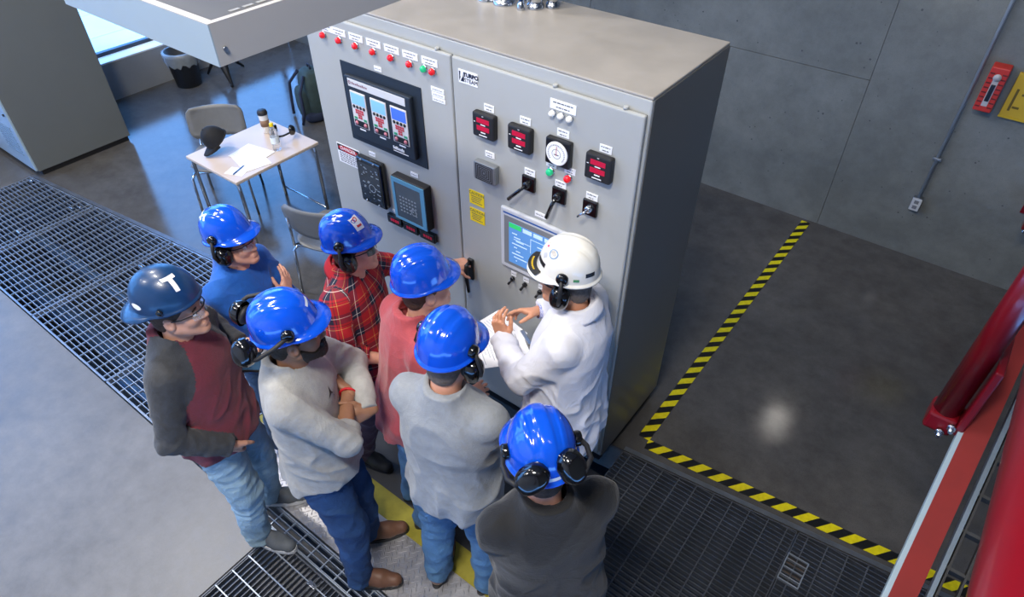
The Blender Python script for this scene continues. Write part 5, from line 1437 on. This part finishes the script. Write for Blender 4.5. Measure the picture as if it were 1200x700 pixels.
def crossed(sl=1.0, dz=0.02, up=False, fwd=0.0):
    return dict(R=dict(w=(-0.055, 0.205, 1.165 + dz), pole=(1, fwd, -0.9), f=(-1, -0.30, 0.10) if not up else (-0.75, -0.35, 0.65), n=(-0.25, 1, 0.25), curl=(0.22, 0.25, 0.28, 0.32), sleeve=sl, low=not up),
                L=dict(w=(0.050, 0.250, 1.120 + dz), pole=(-1, 0.0, -0.9), f=(1, -0.42, 0.12), n=(0.4, 1, 0.1), curl=(0.30, 0.33, 0.36, 0.42), sleeve=sl))

# 1: navy helmet, raglan shirt
r1, h1, J1 = person('man in dark navy helmet and maroon shirt with charcoal sleeves', (-1.239, -1.423), 33, 0.968, SK1, MAROON, JL, SHG,
    dict(R=dict(w=(0.165, 0.125, 0.975), pole=(0.9, -0.8, -0.1), f=(-0.38, -0.22, -0.95), n=(1, 0.3, 0.0), curl=(0.2,) * 4),
         L=dict(w=(-0.240, 0.080, 1.215), pole=(-0.9, -0.6, -0.8), f=(0.15, 0.85, 0.45), n=(-0.6, 0.2, 0.7), curl=(0.55, 0.6, 0.65, 0.7), thumb=(0.5, 0.5), low=False)),
    girth=1.10, hem=0.90, raglan=CHAR, neckband=CHAR, hair=HRB, hpitch=-0.06, hyaw=R(7), feet=((-0.15, 0.0, 10), (0.10, 0.03, -14)), seed=3, glasses=LCLEAR, shoe_sole=SOLW)
k1 = hard_hat(r1, h1, NAVYH, cap=True, yaw=math.pi, pitch=R(-3))
sticker(k1, 'white_tape', WHT, math.pi + 0.55, 0.42, 0.020, 0.062, R(10), True); sticker(k1, 'white_tape', WHT, math.pi + 0.50, 0.58, 0.058, 0.018, R(10), True)
sticker(k1, 'oval_label', WHT, -1.02, 0.16, 0.050, 0.026, R(10), True, 'disc')
for s_ in (-1, 1): link('pivot', PIV, k1, (0.114 * s_, -0.02, 0.012), (0, 0, 0 if s_ > 0 else math.pi), (0.5, 0.5, 0.5))
# 2: blue sweater
r2, h2, J2 = person('man in cobalt blue sweater with clear glasses and a taped blue helmet', (-1.586, -0.944), 18, 0.900, SK2, COBALT, SLATE, SHK, dict(R=dict(w=(-0.115, 0.175, 1.235), pole=(1, 0, -0.9), f=(-0.55, -0.30, 0.75), n=(-0.25, 1, 0.35), curl=(0.15, 0.18, 0.2, 0.24), low=False), L=crossed()['L']), girth=1.08, hair=HRB, neckband=COBALT, hyaw=R(8), hpitch=-0.12, seed=5, glasses=LCLEAR)
k2 = hard_hat(r2, h2, BLUEH); worn_muffs(k2)
TAPE = M('pale tape', '#cfd8e4', 0.5, var=0.05)
sticker(k2, 'pale_tape', TAPE, 2.5, 0.66, 0.014, 0.070, R(40)); sticker(k2, 'pale_tape', TAPE, 2.5, 0.66, 0.070, 0.014, R(40)); sticker(k2, 'pale_tape', TAPE, 1.95, 0.68, 0.05, 0.014, R(80))
# 3: plaid
r3, h3, J3 = person('man in red plaid shirt and tinted glasses reaching for the cabinet handle', (-1.081, -0.663), 22, 0.918, SK2, PLAID, PUR, SHK,
    dict(L=dict(w=(-0.515, 0.345, 1.215), pole=(-0.3, -0.5, -1), f=(-0.62, 0.70, -0.20), n=(-0.1, 0.25, 1), curl=(0.55, 0.62, 0.66, 0.72), thumb=(0.25, 0.6), low=False, sleeve=0.80),
         R=dict(w=(0.14, 0.235, 1.04), pole=(0.8, -0.6, -0.7), f=(-0.3, 0.9, -0.1), n=(0.4, 0.2, 0.8), curl=(0.4,) * 4, sleeve=0.42)),
    girth=1.10, hair=HRB, collar=PLAID, hyaw=R(14), hpitch=-0.12, seed=7, glasses=LTINT, feet=((-0.12, 0.05, 8), (0.13, -0.08, -12)))
k3 = hard_hat(r3, h3, BLUEH); worn_muffs(k3)
sticker(k3, 'white_sticker', WHT, 0.42, 0.40, 0.056, 0.080, R(8)); SRED = M('sticker red', '#d23a48', 0.5); SBLU = M('sticker blue', '#2d55b0', 0.5)
sticker(k3, 'sticker_ring', SRED, 0.36, 0.50, 0.026, 0.026, 0, False, 'disc', 0.0022, 0.6); sticker(k3, 'sticker_ring', SBLU, 0.52, 0.49, 0.026, 0.026, 0, False, 'disc', 0.0022, 0.6); sticker(k3, 'sticker_mark', SRED, 0.42, 0.32, 0.032, 0.012, R(8), False, 'rect', 0.0022)
# 4: red shirt
r4, h4, J4 = person('man in faded red shirt facing the cabinet, with a plain blue helmet', (-0.578, -0.719), 64, 0.950, SK2, SALMON, JM, SHK,
    dict(R=dict(w=(0.17, 0.25, 1.03), pole=(0.9, -0.6, -0.4), f=(-0.3, 0.9, -0.1), n=(0.4, 0.2, 0.8), curl=(0.4,) * 4), L=dict(w=(-0.17, 0.25, 1.03), pole=(-0.9, -0.6, -0.4), f=(0.3, 0.9, -0.1), n=(-0.4, 0.2, 0.8), curl=(0.4,) * 4)),
    girth=1.10, lean=0.18, hair=HRB, neckband=SALMON, hyaw=R(-2), hpitch=-0.06, seed=11)
k4 = hard_hat(r4, h4, BLUEH)
# 5: heather grey shirt, beard
r5, h5, J5 = person('bearded man in pale heather shirt with crossed arms and dark jeans', (-0.762, -1.243), 44, 0.970, SK3, HEATH, JD, SHB, dict(R=dict(w=(-0.070, 0.165, 1.215), pole=(0.75, 0.75, -0.8), f=(-1, -0.55, -0.05), n=(-0.3, 1, 0.3), curl=(0.22, 0.25, 0.28, 0.32), sleeve=0.30),
    L=dict(w=(0.010, 0.250, 1.165), pole=(-0.9, 0.5, -0.5), f=(0.60, -1.0, 0.05), n=(0.9, 0.5, 0.2), curl=(0.35, 0.38, 0.42, 0.46), sleeve=1.0)), girth=1.14, hem=0.86, hair=HRD, beard=HRD, neckband=HEATH, hyaw=R(10), hpitch=-0.08, seed=13, feet=((-0.06, 0.12, 8), (0.19, 0.09, -10)))
k5 = hard_hat(r5, h5, BLUEH)
earmuff(k5, 1, (0.105, -0.140, 0.012), (0.75, -0.5, 0.45), [(0.138, -0.04, 0.008), (0.142, -0.11, -0.010), (0.128, -0.165, -0.010)], piv=(0.113, 0.02, 0.024))
earmuff(k5, -1, (-0.085, -0.140, 0.030), (-0.6, -0.75, 0.3), [(-0.138, -0.04, 0.05), (-0.14, -0.11, 0.06), (-0.12, -0.165, 0.05)], piv=(0.113, 0.02, 0.024))
sticker(k5, 'pale_tape', TAPE, 0.12, 0.30, 0.014, 0.055, R(75))
from mathutils.bvhtree import BVHTree
def decal(root, part, name, mat, tris, origin, direc, off=0.002):
    me = [c for c in root.children if c.name.split('.')[0] == part][0].data
    bt = BVHTree.FromPolygons([v.co for v in me.vertices], [p.vertices for p in me.polygons])
    d = Vector(direc).normalized(); rt = d.cross(Vector((0, 0, 1))).normalized(); up_ = rt.cross(d)
    vs = []; fs = []
    for t_ in tris:
        k = len(vs)
        for (a_, c_) in t_:
            o_ = Vector(origin) + rt * a_ + up_ * c_; h_ = bt.ray_cast(o_, d)
            vs.append(tuple((h_[0] if h_[0] else o_ + d * 0.3) - d * off))
        fs.append(tuple(range(k, len(vs))))
    return MB().add(vs, fs).build(name, mat, root)
decal(r5, 'shirt', 'chest_logo', BLKM, [[(-0.030, 0.004), (-0.006, 0.012), (0.004, 0.0)], [(-0.006, 0.012), (0.016, 0.034), (0.010, 0.010)], [(-0.006, 0.012), (0.010, 0.010), (0.004, 0.0)], [(0.010, 0.010), (0.020, -0.014), (0.004, 0.0)], [(0.0, -0.024), (0.022, -0.030), (0.020, -0.024)]],
      (0.045, 0.6, 1.385), (0, -1, -0.1))
_e, _w = J5[1]; _d = unit(_w - _e); _m = rot_to(_d, (0, 0, 1))
MB().tube([tuple(_w - _d * 0.012 + _m @ V3(0.033 * math.sin(q * math.pi / 10), 0, 0.033 * math.cos(q * math.pi / 10))) for q in range(21)], 0.006, 6, caps=False).build('bracelet', M('bracelet red', '#c81e2a', 0.5, var=0.1), r5)
MB().tube([(0.070 * math.sin(q * math.pi / 12), -0.018 + 0.075 * math.cos(q * math.pi / 12), 1.512 - 0.42 * (0.075 * math.cos(q * math.pi / 12))) for q in range(25)], 0.0022, 6, caps=False).build('necklace', M('necklace gold', '#c9a860', 0.3, 0.9), r5)
# 6: grey shirt, back to camera
r6, h6, J6 = person('man seen from behind in plain grey shirt and mid blue jeans', (-0.196, -0.972), 104, 0.970, SK2, SILVER, JM, SHB, crossed(), girth=1.16, lean=0.04, hem=0.87, hair=HRL, neckband=SILVER, hyaw=R(-9), hpitch=0.06, seed=17, feet=((-0.13, -0.02, 10), (0.13, 0.04, -12)))
k6 = hard_hat(r6, h6, BLUEH); worn_muffs(k6)
# 7: black sweatshirt, bottom
r7, h7, J7 = person('man seen from behind in black sweatshirt at the bottom edge', (0.362, -1.098), 146, 0.975, SK2, INKB, SLATE, SHK, crossed(), girth=1.17, lean=0.03, side=-0.06, hair=HRB, neckband=INKB, hyaw=R(-6), hpitch=0.12, seed=19)
k7 = hard_hat(r7, h7, BLUEH, up=0.070)
earmuff(k7, 1, (0.056, -0.118, 0.050), (0.35, -0.75, 0.50), [(0.132, -0.045, 0.030), (0.128, -0.10, 0.040), (0.090, -0.150, 0.055)], tall=(-0.15, 0.2, 1))
earmuff(k7, -1, (-0.058, -0.122, 0.036), (-0.35, -0.80, 0.42), [(-0.132, -0.045, 0.010), (-0.128, -0.10, 0.015), (-0.095, -0.152, 0.030)], tall=(0.9, 0, 0.7))
sticker(k7, 'pale_tape', TAPE, math.pi - 0.12, 0.03, 0.075, 0.010, 0)
# 8: lab coat
r8, h8, J8 = person('man in white lab coat and white helmet gesturing with both hands', (-0.069, -0.348), 194, 0.980, SK4, COATW, SLATE, SHK,
    dict(L=dict(w=(-0.010, 0.320, 1.195), pole=(-0.9, -0.1, -1.0), f=(0.10, 0.28, 1.0), n=(-0.95, 0.25, 0.0), curl=(0.38, 0.52, 0.62, 0.68), thumb=(-0.2, 0.25), low=False),
         R=dict(w=(0.200, 0.215, 1.235), pole=(1, -0.4, -0.7), f=(-0.42, 0.90, 0.05), n=(0.7, 0.3, 0.75), curl=(0.22, 0.40, 0.5, 0.55), thumb=(0.2, 0.5), low=False)),
    kind='coat', hem=0.70, girth=1.15, hair=HRL, collar=COATW, hyaw=R(2), hpitch=0.04, seed=23, fold=0.014, glasses=LCLEAR)
k8 = hard_hat(r8, h8, WHITEH); worn_muffs(k8)
STR = M('helmet black strip', '#1b1a19', 0.4); STY = M('helmet yellow print', '#c9a81e', 0.5)
sticker(k8, 'black_strip', STR, -0.62, 0.14, 0.070, 0.020, R(4)); sticker(k8, 'black_strip', STR, -2.55, 0.14, 0.05, 0.018, 0)
sticker(k8, 'emblem_ring', M('emblem blue', '#7d95b0', 0.5), -1.02, 0.46, 0.046, 0.046, 0, False, 'disc', 0.0016, 0.72)
sticker(k8, 'emblem_centre', M('emblem sand', '#b9b2a8', 0.5), -1.0, 0.48, 0.028, 0.020, 0.4, False, 'disc', 0.0018)
sticker(k8, 'emblem_ring', M('emblem peach', '#d9b48e', 0.5), -0.45, 0.50, 0.034, 0.034, 0, False, 'disc', 0.0016, 0.80); sticker(k8, 'emblem_centre', M('emblem pink', '#c2486a', 0.5), -0.45, 0.50, 0.014, 0.014, 0.4, False, 'disc', 0.0018)
sticker(k8, 'grey_label', M('helmet grey label', '#b4b4b4', 0.5), -0.70, 0.32, 0.024, 0.024, R(45))
sticker(k8, 'green_label', M('helmet green label', '#4d8f62', 0.5), -2.05, 0.06, 0.026, 0.010, 0)
# dark printed band over the white helmet's peak
vs = []; fs = []
for j in range(4):
    for i in range(17):
        p = -0.80 + 1.15 * i / 16; x, y, z = hat_point(p, 0.0); c = math.cos(p); f_ = max(0, (c - 0.15) / 0.85) ** 0.9; w_ = (0.010 + 0.034 * f_) * (0.12 + 0.82 * j / 3)
        q = w_ / (0.010 + 0.034 * f_)
        vs.append((x + math.sin(p) * w_, y + math.cos(p) * w_, z - 0.0025 - 0.005 * q - 0.012 * f_ * q + 0.003))
for j in range(3):
    for i in range(16): fs.append((j * 17 + i, (j + 1) * 17 + i, (j + 1) * 17 + i + 1, j * 17 + i + 1))
MB().add(vs, fs, True).build('peak_band', STR, k8)
b = MB()
for i in range(9):
    x, y, z = [np.mean([vs[17 + k][c_] * 0.5 + vs[34 + k][c_] * 0.5 for k in (i + 3, i + 4)]) for c_ in range(3)]
    b.box(x - 0.0035, x + 0.0035, y - 0.004, y + 0.004, z, z + 0.0012)
tag(b.build('peak_print', STY, k8), kind='stuff')

# cuffs of the check shirt under the coat
for sg in (-1, 1):
    e, w = J8[sg]; d = unit(w - e)
    a_, c_ = w - d * 0.02, w + d * (0.022 if sg < 0 else 0.012)
    MB().tube([tuple(a_), tuple(c_)], [0.040, 0.037], 20, caps=False).build('shirt_cuff', CHECK, r8)
# things in hands
def local_to_world(root, p): return Matrix.LocRotScale(root.location, root.rotation_euler, root.scale) @ Vector(p)
e, w = J1[-1]
p = local_to_world(r1, tuple(w + V3(0.05, 0.10, -0.03)))
t = thing('tablet', 'dark tablet held by the man in the navy helmet', 'tablet', p); t.rotation_euler = (R(20), R(-18), R(20))
MB().box(-0.10, 0.10, -0.075, 0.075, -0.008, 0.0, 0.003).build('case', BLK, t)
MB().box(-0.090, 0.090, -0.066, 0.066, 0.0, 0.001).build('screen', M('tablet screen', '#2f4a66', 0.1, coat=0.6), t)
t = thing('clipboard', 'grey clipboard under the papers in front of the lab coat', 'clipboard', (-0.440, -0.375, 1.045)); t.rotation_euler = (R(-6), R(4), R(-28))
MB().box(-0.115, 0.115, -0.160, 0.160, -0.005, 0.0, 0.002).build('board', M('clipboard grey', '#77787a', 0.5, var=0.05), t)
MB().box(-0.05, 0.05, 0.135, 0.158, 0.0, 0.010, 0.003).build('clip', CHROME, t)
_cb = Matrix.LocRotScale(t.location, t.rotation_euler, None)
for i, (dx, dy, a) in enumerate(((-0.075, 0.0, 20), (0.03, -0.01, -8))):
    t = thing('paper_sheet', ['left printed sheet on the clipboard beside the lab coat', 'right printed sheet on the clipboard beside the lab coat'][i], 'paper', group='papers on the clipboard')
    mw = _cb @ Matrix.Translation((dx, dy, 0.0015 + 0.0025 * i)) @ Matrix.Rotation(R(a), 4, 'Z'); t.location = mw.to_translation(); t.rotation_euler = mw.to_euler()
    MB().box(-0.105, 0.105, -0.140, 0.140, 0, 0.0008).build('sheet', PAP, t)
    b = MB()
    for k in range(14): b.box(-0.085, 0.085 - 0.02 * (k % 4), 0.100 - 0.016 * k, 0.104 - 0.016 * k, 0.0008, 0.0011)
    tag(b.build('print', M('pale print'), t), kind='stuff')
